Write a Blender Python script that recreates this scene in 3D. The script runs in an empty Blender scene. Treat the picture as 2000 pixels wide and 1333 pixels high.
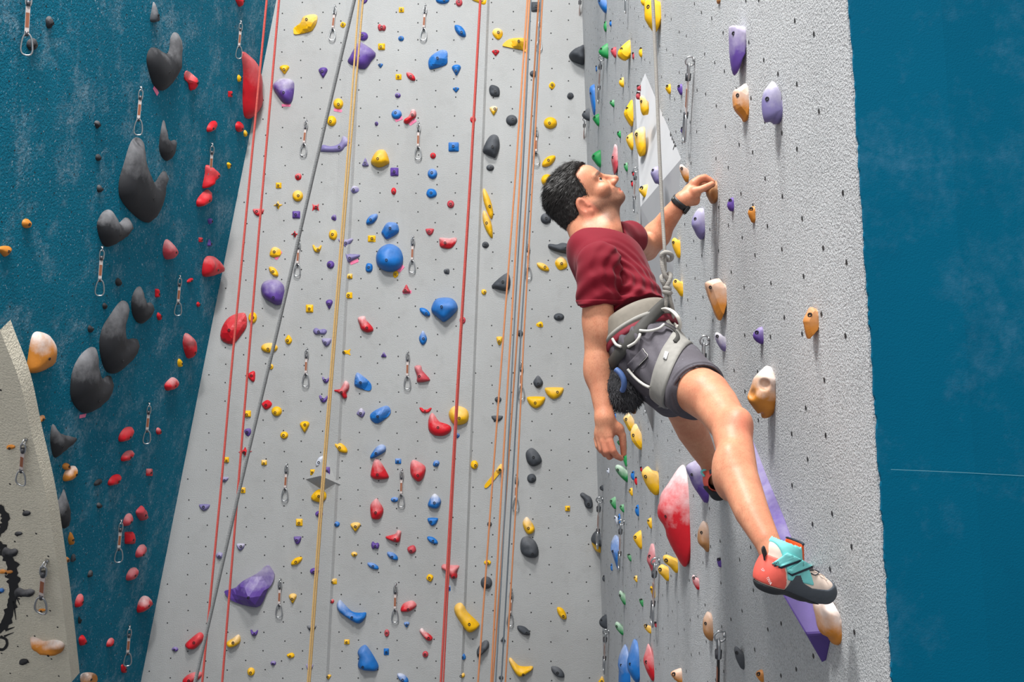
import bpy, bmesh, math, random
import numpy as np
from mathutils import Vector, Matrix, noise
from mathutils.geometry import delaunay_2d_cdt

random.seed(7)
SC = bpy.context.scene
COL = SC.collection
CAMZ = 4.5
FOC = 2000.0                     # focal length in pixels of the 2000x1333 frame

# ------------------------------------------------------------------ camera, light, exposure
cam_d = bpy.data.cameras.new('camera')
cam = bpy.data.objects.new('camera', cam_d); COL.objects.link(cam)
cam.location = (0, 0, CAMZ); cam.rotation_euler = (math.radians(90), 0, 0)
cam_d.sensor_width = 36.0; cam_d.lens = 36.0 * FOC / 2000.0
cam_d.clip_start = 0.05; cam_d.clip_end = 100
SC.camera = cam

wd = bpy.data.worlds.new('gym_air'); SC.world = wd; wd.use_nodes = True
wd.node_tree.nodes['Background'].inputs[0].default_value = (0.98, 0.985, 1.0, 1)
wd.node_tree.nodes['Background'].inputs[1].default_value = 0.60

def area(name, loc, target, sx, sy, power, col=(1, 1, 1)):
    l = bpy.data.lights.new(name, 'AREA'); l.shape = 'RECTANGLE'; l.size = sx; l.size_y = sy
    l.energy = power; l.color = col
    o = bpy.data.objects.new(name, l); COL.objects.link(o); o.location = loc
    d = Vector(target) - Vector(loc); o.rotation_euler = d.to_track_quat('-Z', 'Y').to_euler()
    return o
area('ceiling_lamp_main', (-0.6, 3.4, CAMZ + 8.0), (0.0, 5.6, CAMZ - 0.5), 2.0, 1.0, 570, (1, 0.985, 0.96))
area('ceiling_lamp_left', (-1.7, 1.5, CAMZ + 6.2), (0.5, 3.4, CAMZ - 0.5), 0.9, 0.9, 580, (1, 0.99, 0.97))
area('ceiling_lamp_rear', (-0.4, -3.0, CAMZ + 5.0), (-0.5, 5.0, CAMZ - 0.5), 3.0, 1.6, 150, (1, 0.98, 0.95))

SC.view_settings.view_transform = 'Standard'; SC.view_settings.look = 'None'
SC.view_settings.gamma = 1.0; SC.view_settings.use_curve_mapping = False
SC.view_settings.exposure = 0.1

# ------------------------------------------------------------------ pixels, planes
def ray(px, py): return np.array([(px - 1000) / FOC, 1.0, (666.5 - py) / FOC])
def P(px, py, d):
    r = ray(px, py) * d
    return Vector((r[0], r[1], r[2] + CAMZ))
def proj(pts):
    pts = np.asarray(pts, float)
    return np.stack([1000 + FOC * pts[:, 0] / pts[:, 1], 666.5 - FOC * (pts[:, 2] - CAMZ) / pts[:, 1]], 1)

class Plane:
    def __init__(s, p0, n):
        s.p0 = np.array(p0, float); n = np.array(n, float); s.n = n / np.linalg.norm(n)
        up = np.array([0, 0, 1.0]); s.u = np.cross(up, s.n); s.u /= np.linalg.norm(s.u)
        s.v = np.cross(s.n, s.u)
    def hit(s, px, py, off=0.0):
        r = ray(px, py); o = np.array([0, 0, CAMZ])
        t = np.dot(s.p0 + s.n * off - o, s.n) / np.dot(r, s.n)
        return o + r * t

BACK_D = 8.6
XL = lambda z: -2.548 + 0.1985 * z                 # left wall meets back wall (z relative to camera)
XR = lambda z, d: 0.68 - 0.0323 * z + 0.0105 * (BACK_D - d)
DN = lambda z: 2.146 + 0.0888 * z                  # near edge of the right wall
back = Plane((0, BACK_D, CAMZ), (0, -1, 0))
right = Plane((XR(0, 4), 4, CAMZ), (-1, -0.0105, -0.0323))
left = Plane((-2.548, BACK_D, CAMZ), (1, -0.12, -0.1985))
_a = left.hit(0, 645); _b = left.hit(140, 1333); _c = ray(0, 1333) * 7.6 + np.array([0, 0, CAMZ])
_n = np.cross(_b - _a, _c - _a); _n = _n if _n[1] < 0 else -_n
corner = Plane(_a, _n); corner_h = corner

# ------------------------------------------------------------------ materials
def mat(name):
    m = bpy.data.materials.new(name); m.use_nodes = True
    nt = m.node_tree; return m, nt, nt.nodes['Principled BSDF']
def N(nt, kind, **kw):
    n = nt.nodes.new(kind)
    for k, v in kw.items():
        if k in n.inputs: n.inputs[k].default_value = v
        else: setattr(n, k, v)
    return n
def mixc(nt, fac, a, b):
    n = nt.nodes.new('ShaderNodeMix'); n.data_type = 'RGBA'
    for i, v in ((0, fac), (6, a), (7, b)):
        if hasattr(v, 'links'): nt.links.new(v, n.inputs[i])
        else: n.inputs[i].default_value = v if i == 0 else (*v[:3], 1)
    return n.outputs[2]
def ramp(nt, src, lo, hi, a=0.0, b=1.0):
    n = nt.nodes.new('ShaderNodeMapRange'); nt.links.new(src, n.inputs[0])
    n.inputs[1].default_value = lo; n.inputs[2].default_value = hi
    n.inputs[3].default_value = a; n.inputs[4].default_value = b
    return n.outputs[0]
def mul(nt, a, b, op='MULTIPLY'):
    n = nt.nodes.new('ShaderNodeMath'); n.operation = op
    for i, v in enumerate((a, b)):
        if hasattr(v, 'links'): nt.links.new(v, n.inputs[i])
        else: n.inputs[i].default_value = v
    return n.outputs[0]
def tex(nt, kind, scale, detail=2.0, rough=0.5, coord='Object', stretch=None, out=0):
    tc = nt.nodes.new('ShaderNodeTexCoord'); src = tc.outputs[coord]
    if stretch:
        mp = nt.nodes.new('ShaderNodeMapping'); mp.inputs['Scale'].default_value = stretch
        nt.links.new(src, mp.inputs[0]); src = mp.outputs[0]
    t = nt.nodes.new('ShaderNodeTex' + kind); t.inputs['Scale'].default_value = scale
    if kind == 'Noise': t.inputs['Detail'].default_value = detail; t.inputs['Roughness'].default_value = rough
    nt.links.new(src, t.inputs['Vector']); return t.outputs[out]
def bump(nt, bs, h, strength, dist, prev=None):
    b = nt.nodes.new('ShaderNodeBump'); b.inputs['Strength'].default_value = strength
    b.inputs['Distance'].default_value = dist; nt.links.new(h, b.inputs['Height'])
    if prev is not None: nt.links.new(prev, b.inputs['Normal'])
    nt.links.new(b.outputs[0], bs.inputs['Normal']); return b.outputs[0]
def plain(name, col, rough=0.5, metal=0.0, spec=0.5):
    m, nt, bs = mat(name); bs.inputs['Base Color'].default_value = (*col, 1)
    bs.inputs['Roughness'].default_value = rough; bs.inputs['Metallic'].default_value = metal
    n = tex(nt, 'Noise', 60, 3)
    nt.links.new(mixc(nt, ramp(nt, n, 0.3, 0.8), col, tuple(c * 0.82 for c in col)), bs.inputs['Base Color'])
    bs.inputs['Specular IOR Level'].default_value = spec
    return m
def s2l(r, g, b):
    f = lambda c: (c / 255 / 12.92) if c / 255 <= 0.04045 else ((c / 255 + 0.055) / 1.055) ** 2.4
    return (f(r), f(g), f(b))

def grit_wall(name, col, dark, light, grain, gdist, gstr, smudge=0.5, streak=0.35, spec=0.3, speck=0.0, chalkcol=None, chalk=0.55, flecks=0.0):
    """sand-textured climbing wall paint: base colour, scuffs, chalk, granular relief"""
    m, nt, bs = mat(name); bs.inputs['Roughness'].default_value = 0.75
    bs.inputs['Specular IOR Level'].default_value = spec
    big = tex(nt, 'Noise', 1.1, 5, 0.6); mid = tex(nt, 'Noise', 7, 4, 0.6)
    c = mixc(nt, ramp(nt, big, 0.35, 0.7, 0, 0.5), col, dark)
    c = mixc(nt, mul(nt, ramp(nt, mid, 0.55, 0.8), smudge), c, dark)
    st = tex(nt, 'Noise', 5, 4, 0.65, stretch=(1.0, 1.0, 0.16))
    c = mixc(nt, mul(nt, ramp(nt, st, 0.55, 0.8), streak), c, light)
    if chalkcol:
        ck = tex(nt, 'Noise', 3.2, 6, 0.72); ck2 = tex(nt, 'Noise', 34, 3, 0.7)
        f = mul(nt, ramp(nt, ck, 0.5, 0.78), ramp(nt, ck2, 0.35, 0.75))
        c = mixc(nt, mul(nt, f, chalk), c, chalkcol)
        if flecks:
            fk = tex(nt, 'Noise', 62, 2, 0.6)
            c = mixc(nt, mul(nt, ramp(nt, fk, 0.64, 0.74), flecks), c, chalkcol)
    g1 = tex(nt, 'Noise', grain, 2, 0.6); g2 = tex(nt, 'Noise', grain * 2.6, 2, 0.6)
    if speck:
        c = mixc(nt, mul(nt, ramp(nt, g1, 0.33, 0.52, 1, 0), speck), c, tuple(x * 0.45 for x in dark))
    nt.links.new(c, bs.inputs['Base Color'])
    h = mul(nt, g1, mul(nt, g2, 0.4), 'ADD')
    bump(nt, bs, h, gstr, gdist)
    return m
M_back = grit_wall('grey_wall_paint', s2l(172, 173, 173), s2l(152, 152, 151), s2l(186, 186, 186), 120, 0.006, 0.6)
M_right = grit_wall('grey_grit_wall_paint', s2l(213, 215, 217), s2l(188, 190, 192), s2l(226, 228, 230), 170, 0.012, 1.0, speck=0.55)
M_left = grit_wall('blue_grit_wall_paint', s2l(8, 116, 144), s2l(10, 94, 120), s2l(40, 128, 152), 70, 0.014, 1.0, 0.3, 0.3, spec=0.12, chalkcol=s2l(190, 208, 220), chalk=0.85, flecks=0.6)
M_prow = grit_wall('blue_smooth_wall_paint', s2l(0, 92, 122), s2l(0, 78, 108), s2l(4, 102, 132), 260, 0.0015, 0.4, 0.4, 0.15, spec=0.06, chalkcol=s2l(110, 150, 180), chalk=0.4)
M_corner = grit_wall('warm_grey_wall_paint', s2l(222, 215, 196), s2l(198, 192, 176), s2l(232, 226, 210), 75, 0.012, 0.9)

# ------------------------------------------------------------------ object helpers
def new_obj(name, me, m=None, parent=None, loc=(0, 0, 0)):
    o = bpy.data.objects.new(name, me); COL.objects.link(o)
    if parent is not None: o.parent = parent
    o.location = loc
    if m is not None and me is not None:
        if not me.materials: me.materials.append(m)
    return o
def tag(o, label, cat, group=None):
    o['label'] = label; o['category'] = cat
    if group: o['group'] = group
    return o
def mesh(name, verts, faces, smooth=True):
    me = bpy.data.meshes.new(name); me.from_pydata([tuple(map(float, v)) for v in verts], [], [tuple(int(i) for i in f) for f in faces])
    me.update()
    if smooth: me.polygons.foreach_set('use_smooth', [True] * len(me.polygons))
    return me
def structure(name, verts, faces, m, smooth=False):
    o = new_obj(name, mesh(name, verts, faces, smooth), m); o['kind'] = 'structure'; return o
def fix_normals(me):
    bm = bmesh.new(); bm.from_mesh(me); bmesh.ops.recalc_face_normals(bm, faces=bm.faces); bm.to_mesh(me); bm.free()

def tube_verts(pts, rad, seg=10, closed=False, flat=1.0, upv=None):
    """sweep of a circle (or ellipse) along points; rad scalar or list"""
    pts = [Vector(p) for p in pts]; n = len(pts); vs = []; fs = []
    prev = None
    for i, p in enumerate(pts):
        a = pts[(i - 1) % n] if (closed or i > 0) else pts[i]
        b = pts[(i + 1) % n] if (closed or i < n - 1) else pts[i]
        t = (b - a).normalized()
        if upv is not None: x = Vector(upv)
        elif prev is None: x = Vector((0, 0, 1)) if abs(t.z) < 0.9 else Vector((1, 0, 0))
        else: x = prev
        x = (x - t * x.dot(t)).normalized(); prev = x; y = t.cross(x)
        r = rad[i] if hasattr(rad, '__len__') else rad
        for k in range(seg):
            a_ = 2 * math.pi * k / seg
            vs.append(p + x * (math.cos(a_) * r * flat) + y * (math.sin(a_) * r))
    m = n if closed else n - 1
    for i in range(m):
        j = (i + 1) % n
        for k in range(seg):
            l = (k + 1) % seg
            fs.append((i * seg + k, i * seg + l, j * seg + l, j * seg + k))
    if not closed:
        fs.append(tuple(range(seg))[::-1]); fs.append(tuple((n - 1) * seg + k for k in range(seg)))
    return vs, fs
def tube(name, pts, rad, m, parent=None, seg=10, closed=False, flat=1.0, upv=None):
    vs, fs = tube_verts(pts, rad, seg, closed, flat, upv)
    me = mesh(name, vs, fs); return new_obj(name, me, m, parent)
def spline(pts, n, closed=False):
    """Catmull-Rom resample"""
    p = np.asarray([list(q) for q in pts], float); k = len(p); out = []
    m = k if closed else k - 1
    for s in np.linspace(0, m, n, endpoint=not closed):
        i = min(int(s), m - 1); t = s - i
        g = (lambda j: p[j % k]) if closed else (lambda j: p[min(max(j, 0), k - 1)])
        a, b, c, d = g(i - 1), g(i), g(i + 1), g(i + 2)
        out.append(0.5 * ((2 * b) + (c - a) * t + (2 * a - 5 * b + 4 * c - d) * t * t + (3 * b - a - 3 * c + d) * t ** 3))
    return np.array(out)

# ------------------------------------------------------------------ structure: walls and floor
ZB, ZT = -CAMZ, 4.6
def wall_sheet(name, rows, m, thick):
    """rows: list of rows of points (bottom to top), front side; thick: offset vector to the back"""
    R, Cn = len(rows), len(rows[0]); vs = [np.array(p, float) for r in rows for p in r]
    T = np.array(thick, float); nb = len(vs); vs += [v + T for v in vs]; fs = []
    for i in range(R - 1):
        for j in range(Cn - 1):
            q = (i * Cn + j, i * Cn + j + 1, (i + 1) * Cn + j + 1, (i + 1) * Cn + j)
            fs.append(q); fs.append(tuple(x + nb for x in q[::-1]))
    ring = [j for j in range(Cn)] + [i * Cn + Cn - 1 for i in range(1, R)] + [(R - 1) * Cn + j for j in range(Cn - 2, -1, -1)] + [i * Cn for i in range(R - 2, 0, -1)]
    for a, b in zip(ring, ring[1:] + ring[:1]): fs.append((b, a, a + nb, b + nb))
    o = structure(name, vs, fs, m); fix_normals(o.data); return o

# back wall: shallow vertical ribs where the panels fold
ribs = [(-0.348, 0.039), (-1.447, 0.05)]
def back_row(z):
    xs = [(XL(z) - 0.02, 0)]
    for x0, sl in ribs:
        x = x0 + sl * z
        xs += [(x - 0.09, 0), (x - 0.03, -0.012), (x + 0.03, -0.024), (x + 0.05, 0.0)]
    xs.append((XR(z, BACK_D) + 0.05, 0))
    xs.sort(key=lambda q: q[0])
    return [(x, BACK_D + o, CAMZ + z) for x, o in xs]
wall_back = wall_sheet('wall_back', [back_row(z) for z in np.linspace(ZB, ZT, 12)], M_back, (0, 0.15, 0))

edge = []
for z in list(np.linspace(ZB, -0.95, 8)) + list(np.linspace(-0.93, 0.93, 190)) + list(np.linspace(0.95, ZT, 8)):
    d = DN(z); j = 0.006 * noise.noise(Vector((z * 30, 1.3, 0))) + 0.004 * noise.noise(Vector((z * 90, 4.3, 0)))
    edge.append((XR(z, d) + j * 0.7, d + 0.012, z))
wall_right = wall_sheet('wall_right', [[(XR(z, BACK_D + 0.02), BACK_D + 0.02, CAMZ + z), (XR(z, 5), 5, CAMZ + z), (XR(z, DN(z) + 0.03), DN(z) + 0.03, CAMZ + z), (XR(z, DN(z)), DN(z) + 0.004, CAMZ + z)] for x, d, z in edge], M_right, (0.12, 0, 0))
wall_prow = wall_sheet('wall_front_right', [[(x + 0.004, DN(z) - 0.006, CAMZ + z), (XR(z, DN(z)) + 0.04, DN(z) - 0.006, CAMZ + z), (XR(z, DN(z)) + 0.2, DN(z) - 0.006, CAMZ + z), (XR(z, DN(z)) + 3.0, DN(z) + 0.25, CAMZ + z)] for x, d, z in edge], M_prow, (0, 0.12, 0))

# left blue wall, its outer edge follows the curve seen in the photograph
curve = [(-330, -260), (-190, 130), (-60, 470), (0, 645), (38, 745), (62, 850), (88, 960), (105, 1060), (122, 1180), (140, 1333), (160, 1520)]
cps = spline(curve, 60); rows = []
def left_edge_y(z):                                       # where the warm grey wall cuts the blue one
    t = (z - (_a[2] - CAMZ)) / (_b[2] - _a[2]); return float(_a[1] + t * (_b[1] - _a[1]))
def lp(z, d): return (-2.548 + 0.1985 * z + 0.12 * (d - BACK_D), d, CAMZ + z)
for z in np.linspace(ZB, ZT, 40):
    d0 = max(min(left_edge_y(z), BACK_D - 0.3), 2.4)
    rows.append([lp(z, BACK_D + 0.02), lp(z, 0.5 * (BACK_D + d0)), lp(z, d0)])
wall_left = wall_sheet('wall_left', rows, M_left, (-0.05, 0.01, 0.01))
rows = [[corner.hit(x, y), corner.hit(0.55 * x - 140, y), corner.hit(-760, y)] for x, y in cps]
wall_corner = wall_sheet('wall_far_left', rows, M_corner, -corner.n * 0.10)
M_floor = plain('gym_floor_mat', s2l(95, 100, 108), 0.8)
structure('floor', [(-9, -6, -0.02), (6, -6, -0.02), (6, 11, -0.02), (-9, 11, -0.02)], [(0, 1, 2, 3)], M_floor)

# threaded bolt holes of the panels: too many and small to be objects
M_hole = plain('dark_bolt_hole', (0.012, 0.012, 0.013), 0.7)
def bolt_holes(parent, plane, us, vs, keep, r, jit=0.012):
    V = []; F = []; rnd = random.Random(5)
    for i, u in enumerate(us):
        for v in vs:
            vv = v + (0.08 if i % 2 else 0.0)
            p = plane.p0 + plane.u * (u + rnd.uniform(-jit, jit)) + plane.v * (vv + rnd.uniform(-jit, jit))
            if not keep(p) or rnd.random() < 0.12: continue
            b = len(V); c = p + plane.n * 0.0012
            for k in range(7):
                a = 2 * math.pi * k / 7; V.append(c + plane.u * math.cos(a) * r + plane.v * math.sin(a) * r)
            F.append(tuple(range(b, b + 7)))
    o = new_obj('bolt_hole', mesh('bolt_hole', V, F, False), M_hole, parent); o['kind'] = 'stuff'
    return o
inb = lambda p: XL(p[2] - CAMZ) + 0.05 < p[0] < XR(p[2] - CAMZ, BACK_D) - 0.05
bolt_holes(wall_back, back, np.arange(-4, 4, 0.16), np.arange(-4.2, 4.2, 0.16), inb, 0.0060, 0.016)
bolt_holes(wall_right, right, np.arange(-5, 3, 0.16), np.arange(-4, 4, 0.16), lambda p: DN(p[2] - CAMZ) + 0.06 < p[1] < BACK_D - 0.1, 0.0068, 0.02)
bolt_holes(wall_left, left, np.arange(-6, 6, 0.2), np.arange(-4, 4, 0.2), lambda p: p[1] < BACK_D - 0.1 and p[1] > 3 and (p[2] - CAMZ > 0.3 or p[1] > left_edge_y(p[2] - CAMZ) + 0.1), 0.0055, 0.03)
bolt_holes(wall_corner, corner, np.arange(-3, 3, 0.2), np.arange(-4, 4, 0.2), lambda p: (lambda q: q[1] > 620 and q[0] < np.interp(q[1], cps[:, 1], cps[:, 0]) - 8)(proj(p[None])[0]), 0.0075, 0.03)
# ------------------------------------------------------------------ climbing holds
def hold_mat(name, col, rough=0.55):
    m, nt, bs = mat(name); bs.inputs['Roughness'].default_value = rough
    bs.inputs['Specular IOR Level'].default_value = 0.35
    oi = nt.nodes.new('ShaderNodeObjectInfo')
    n1 = tex(nt, 'Noise', 9, 5, 0.65); n2 = tex(nt, 'Noise', 45, 3, 0.6)
    c = mixc(nt, ramp(nt, oi.outputs['Random'], 0, 1, 0, 0.35), col, tuple(x * 0.72 for x in col))
    c = mixc(nt, ramp(nt, n2, 0.4, 0.8, 0, 0.25), c, tuple(x * 0.6 for x in col))
    # climbing chalk rubbed on the upper, gripped side
    tc = nt.nodes.new('ShaderNodeTexCoord'); sx = nt.nodes.new('ShaderNodeSeparateXYZ')
    nt.links.new(tc.outputs['Generated'], sx.inputs[0])
    at = nt.nodes.new('ShaderNodeAttribute'); at.attribute_type = 'OBJECT'; at.attribute_name = 'chalk'
    k = mul(nt, ramp(nt, sx.outputs[2], 0.2, 0.95, 0, 0.8), ramp(nt, n1, 0.3, 0.75, -0.15, 0.42), 'ADD')
    k = mul(nt, ramp(nt, k, 0.35, 1.0), at.outputs['Fac'])
    lum = sum(col) / 3
    c = mixc(nt, k, c, (0.78, 0.76, 0.76) if lum > 0.09 else (0.34, 0.34, 0.36))
    nt.links.new(c, bs.inputs['Base Color'])
    bump(nt, bs, n2, 0.25, 0.002)
    return m
HC = {'Y': ('yellow', s2l(238, 182, 8)), 'R': ('red', s2l(204, 24, 38)), 'K': ('faded red', s2l(188, 66, 76)),
      'B': ('blue', s2l(22, 108, 186)), 'P': ('purple', s2l(92, 64, 146)), 'D': ('dark grey', s2l(66, 70, 76)),
      'G': ('green', s2l(30, 140, 72)), 'T': ('tan', s2l(198, 126, 46)), 'W': ('chalky white', s2l(205, 210, 222)),
      'O': ('brownish tan', s2l(172, 120, 72)), 'L': ('lilac grey', s2l(120, 112, 160)), 'A': ('black', s2l(42, 43, 47))}
HM = {k: hold_mat('hold_' + v[0].replace(' ', '_'), v[1], 0.7 if k in 'AD' else 0.5) for k, v in HC.items()}
M_bolt = plain('dark_bolt_steel', (0.02, 0.02, 0.022), 0.5, 0.3)

UNIT = {
 'o': [(math.cos(a), math.sin(a)) for a in np.linspace(0, 2 * math.pi, 12, endpoint=False)],
 'q': [(-1, .8), (-.8, 1), (0, 1), (.8, 1), (1, .8), (1, 0), (1, -.8), (.8, -1), (0, -1), (-.8, -1), (-1, -.8), (-1, 0)],
 'd': [(-1, .8), (-.5, 1), (.5, 1), (1, .8), (.75, -.3), (.2, -1), (-.3, -1), (-.8, -.2)],
 'v': [(-1, .5), (-.4, 1), (.6, 1), (1, .5), (.5, -.4), (0, -1), (-.5, -.4)],
 't': [(0, 1), (.5, .1), (1, -.8), (.5, -1), (-.6, -1), (-1, -.7), (-.5, .2)],
 'l': [(.95, .95), (.9, .1), (.1, -.8), (-.95, -.95), (-.9, -.1), (-.1, .8)],
 'L': [(-.95, .95), (-.9, .1), (-.1, -.8), (.95, -.95), (.9, -.1), (.1, .8)],
 'c': [(-1, .8), (-.6, .9), (-.3, .3), (.3, .2), (.7, .8), (1, .7), (.7, -.5), (.1, -1), (-.6, -.7)],
 'b': [(-1, .2), (-.6, 1), (0, .5), (.6, .7), (1, .1), (.7, -.9), (0, -.8), (-.7, -.9)],
 'n': [(0, 1), (.7, .4), (1, -.3), (.4, -1), (-.4, -1), (-1, -.2), (-.6, .5)],
 'H': [(-1, 1), (-.4, .6), (.4, .6), (1, 1), (.8, 0), (1, -1), (.4, -.6), (-.4, -.6), (-1, -1), (-.8, 0)],
 'x': [(0, 1), (.3, .2), (1, .1), (.4, -.3), (.1, -1), (-.3, -.3), (-1, -.1), (-.3, .3)],
 'p': [(-.3, 1), (.6, .8), (1, .0), (.5, -.9), (-.4, -1), (-1, -.2)],
 'w': [(1, 1), (.1, .95), (-.8, .6), (-1, .2), (-.5, -.3), (.2, -.8), (.8, -1), (1, -.9)],
 'e': [(1, 1), (.1, .85), (-.8, .3), (-1, -.2), (-.5, -.7), (.3, -1), (1, -1)],
 'k': [(-.6, 1), (-1, .7), (-.7, .1), (0, -.5), (.9, -1), (1, -.5), (.9, .1), (.3, .7)],
}
SHAPE = {'o': 'rounded', 'q': 'squarish', 'd': 'half-moon', 'v': 'tapered', 't': 'triangular', 'l': 'right-leaning leaf',
         'L': 'left-leaning leaf', 'c': 'crescent', 'b': 'bean-shaped', 'n': 'upright oval', 'H': 'waisted', 'x': 'three-pointed',
         'p': 'chunky', 'w': 'wedge', 'e': 'egg-shaped', 'k': 'drooping leaf'}

HOLDS = []     # records used for the labels afterwards
def seg_dist(pts, poly):
    a = poly; b = np.roll(poly, -1, 0); ab = b - a
    ap = pts[:, None, :] - a[None]; t = np.clip((ap * ab).sum(2) / np.maximum((ab * ab).sum(1), 1e-12), 0, 1)
    d = ap - t[..., None] * ab[None]; return np.sqrt((d * d).sum(2)).min(1)
def inside(pts, poly):
    x, y = pts[:, 0], pts[:, 1]; c = np.zeros(len(pts), bool); n = len(poly)
    for i in range(n):
        x1, y1 = poly[i]; x2, y2 = poly[(i + 1) % n]
        if y1 == y2: continue
        k = ((y1 > y) != (y2 > y)) & (x < (x2 - x1) * (y - y1) / (y2 - y1) + x1); c ^= k
    return c
def affine_fit(build, out, iters=4):
    """nudge the outline so that the finished shape covers the outline's box in the picture"""
    out = np.array(out, float); lo, hi = out.min(0), out.max(0); cur = out.copy(); res = None
    for it in range(iters):
        res = build(cur); pp = proj(res[0]); l2, h2 = pp.min(0), pp.max(0)
        s = np.clip((hi - lo) / np.maximum(h2 - l2, 1e-6), 0.6, 1.6)
        cc = (cur.min(0) + cur.max(0)) / 2
        cur = cc + (cur - cc) * s + ((lo + hi) / 2 - (l2 + h2) / 2)
    return build(cur)

def dome_build(plane, cur, H, facet, seed, off, sharp):
    pts = np.array([plane.hit(x, y, off + H * 0.4) - plane.p0 for x, y in cur])
    ab = np.stack([pts @ plane.u, pts @ plane.v], 1)
    size = (ab.max(0) - ab.min(0)); sp = max(size.max() / 13, math.sqrt(size[0] * size[1]) / 9)
    lat = []
    lo, hi = ab.min(0), ab.max(0)
    for j, b in enumerate(np.arange(lo[1], hi[1], sp * 0.87)):
        for a in np.arange(lo[0] + (sp / 2 if j % 2 else 0), hi[0], sp): lat.append((a, b))
    lat = np.array(lat); lat = lat[inside(lat, ab)]
    if len(lat): lat = lat[seg_dist(lat, ab) > 0.4 * sp]
    n = len(ab)
    if len(lat) == 0: lat = ab.mean(0)[None]
    allp = np.vstack([ab, lat])
    r = delaunay_2d_cdt([Vector(p) for p in allp], [(i, (i + 1) % n) for i in range(n)], [], 1, 1e-7)
    V2 = np.array([tuple(v) for v in r[0]]); F = [tuple(f) for f in r[2]]
    dd = seg_dist(V2, ab); isb = dd < 1e-6; Rm = dd.max()
    t = np.clip(dd / Rm, 0, 1); h = np.sqrt(np.clip(1 - (1 - t) ** 2, 0, 1))
    rnd = random.Random(seed); c = V2[np.argmax(dd)]
    if facet:
        hp = np.full(len(V2), 1.0)
        for k in range(5):
            a = 2 * math.pi * (k + rnd.random() * 0.8) / 5; dirv = np.array([math.cos(a), math.sin(a)])
            hp = np.minimum(hp, 1.05 - rnd.uniform(0.35, 0.75) * ((V2 - c) @ dirv) / Rm)
        h = np.minimum(np.minimum(t * 2.2, 1) ** 0.8, np.clip(hp, 0.15, 1.15)) * 0.95
    else:
        for i, p in enumerate(V2):
            h[i] *= 1 + 0.22 * noise.noise(Vector((p[0] * 1.3 / Rm, p[1] * 1.3 / Rm, seed)))
            # gripping side (top) is scooped, belly hangs lower
            h[i] *= 1 - 0.16 * sharp * float(np.clip((p[1] - c[1]) / (size[1] * 0.5), -1, 1))
    h = np.where(isb, 0.16, np.maximum(h, 0.16)) * H
    W = plane.p0 + V2[:, :1] * plane.u + V2[:, 1:] * plane.v + (h + off)[:, None] * plane.n
    # skirt into the wall
    order = {}
    bnd = []
    cnt = {}
    for f in F:
        for a, b in zip(f, f[1:] + f[:1]): cnt[(a, b)] = 1
    F2 = list(F); W = list(W); m = len(W); ring = {}
    for (a, b) in list(cnt):
        if (b, a) not in cnt:
            for v in (a, b):
                if v not in ring: ring[v] = len(W); W.append(W[v] - plane.n * (h[v] + 0.006))
            F2.append((b, a, ring[a], ring[b]))
    k = int(np.argmax(h * (t > 0.55) - 0.004 * np.linalg.norm(V2 - V2.mean(0), axis=1) / Rm))
    return np.array(W), F2, W[k], plane.n

def prof_build(plane, cur, depth, seed, off, facet):
    cx = cur[:, 0].max() - 0.12 * (cur[:, 0].max() - cur[:, 0].min()); cy = cur[:, 1].mean()
    d0 = float(plane.hit(cx, cy, off)[1])
    X = (cur[:, 0] - 1000) / FOC * d0; Z = (666.5 - cur[:, 1]) / FOC * d0
    p = np.array([XR(z, d0) - off - x for x, z in zip(X, Z)])
    p = np.where(p < 0.006, -0.008, p)
    zc = Z.mean(); V = []; F = []; n = len(cur); rnd = random.Random(seed)
    ts = np.array([-1, -.94, -.75, -.4, 0, .4, .75, .94, 1])
    if facet: ts = np.array([-1, -.85, -.35, .35, .85, 1])
    for t in ts:
        f = math.sqrt(max(0, 1 - t * t)); f = (0.30 + 0.70 * f) if abs(t) < 1 else 0.16
        fz = 0.42 + 0.58 * math.sqrt(max(0, 1 - (abs(t) ** 2.2)))
        y = d0 + depth * t
        for pi, z in zip(p, Z):
            zz = zc + (z - zc) * fz
            q = pi * f if pi > 0 else pi
            q *= 1 + 0.10 * noise.noise(Vector((zz * 18, t * 1.5, seed)))
            V.append((XR(zz, y) - off - q, y, CAMZ + zz))
    m = len(ts)
    for i in range(m - 1):
        for k in range(n):
            l = (k + 1) % n; F.append((i * n + k, i * n + l, (i + 1) * n + l, (i + 1) * n + k))
    F.append(tuple(range(n))); F.append(tuple((m - 1) * n + k for k in range(n))[::-1])
    V = np.array(V)
    # bolt: on the camera side of the outer face
    i = 2 if not facet else 1; sl = V[i * n:(i + 1) * n]
    k = int(np.argmin(np.abs(sl[:, 2] - (CAMZ + zc + 0.02)) + (sl[:, 0] - sl[:, 0].min()) * 1.5))
    return V, F, V[(i + 1) * n + k] * 0.35 + V[i * n + k] * 0.65, np.array([-0.75, -0.66, 0.0])

BOLT_ME = None
def bolt_mesh(r):
    vs = []; fs = []; n = 10
    for rr, h in ((r, -0.01), (r, 0.0022), (r * 0.55, 0.0022), (r * 0.5, -0.003)):
        for k in range(n):
            a = 2 * math.pi * k / n; vs.append((rr * math.cos(a), rr * math.sin(a), h))
    for i in range(3):
        for k in range(n): fs.append((i * n + k, i * n + (k + 1) % n, (i + 1) * n + (k + 1) % n, (i + 1) * n + k))
    fs.append(tuple(3 * n + k for k in range(n)))
    return mesh('bolt', vs, fs, False)
BOLTS = {r: bolt_mesh(r) for r in (0.006, 0.009, 0.011)}
for _m in BOLTS.values(): _m.materials.append(M_bolt)

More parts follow.
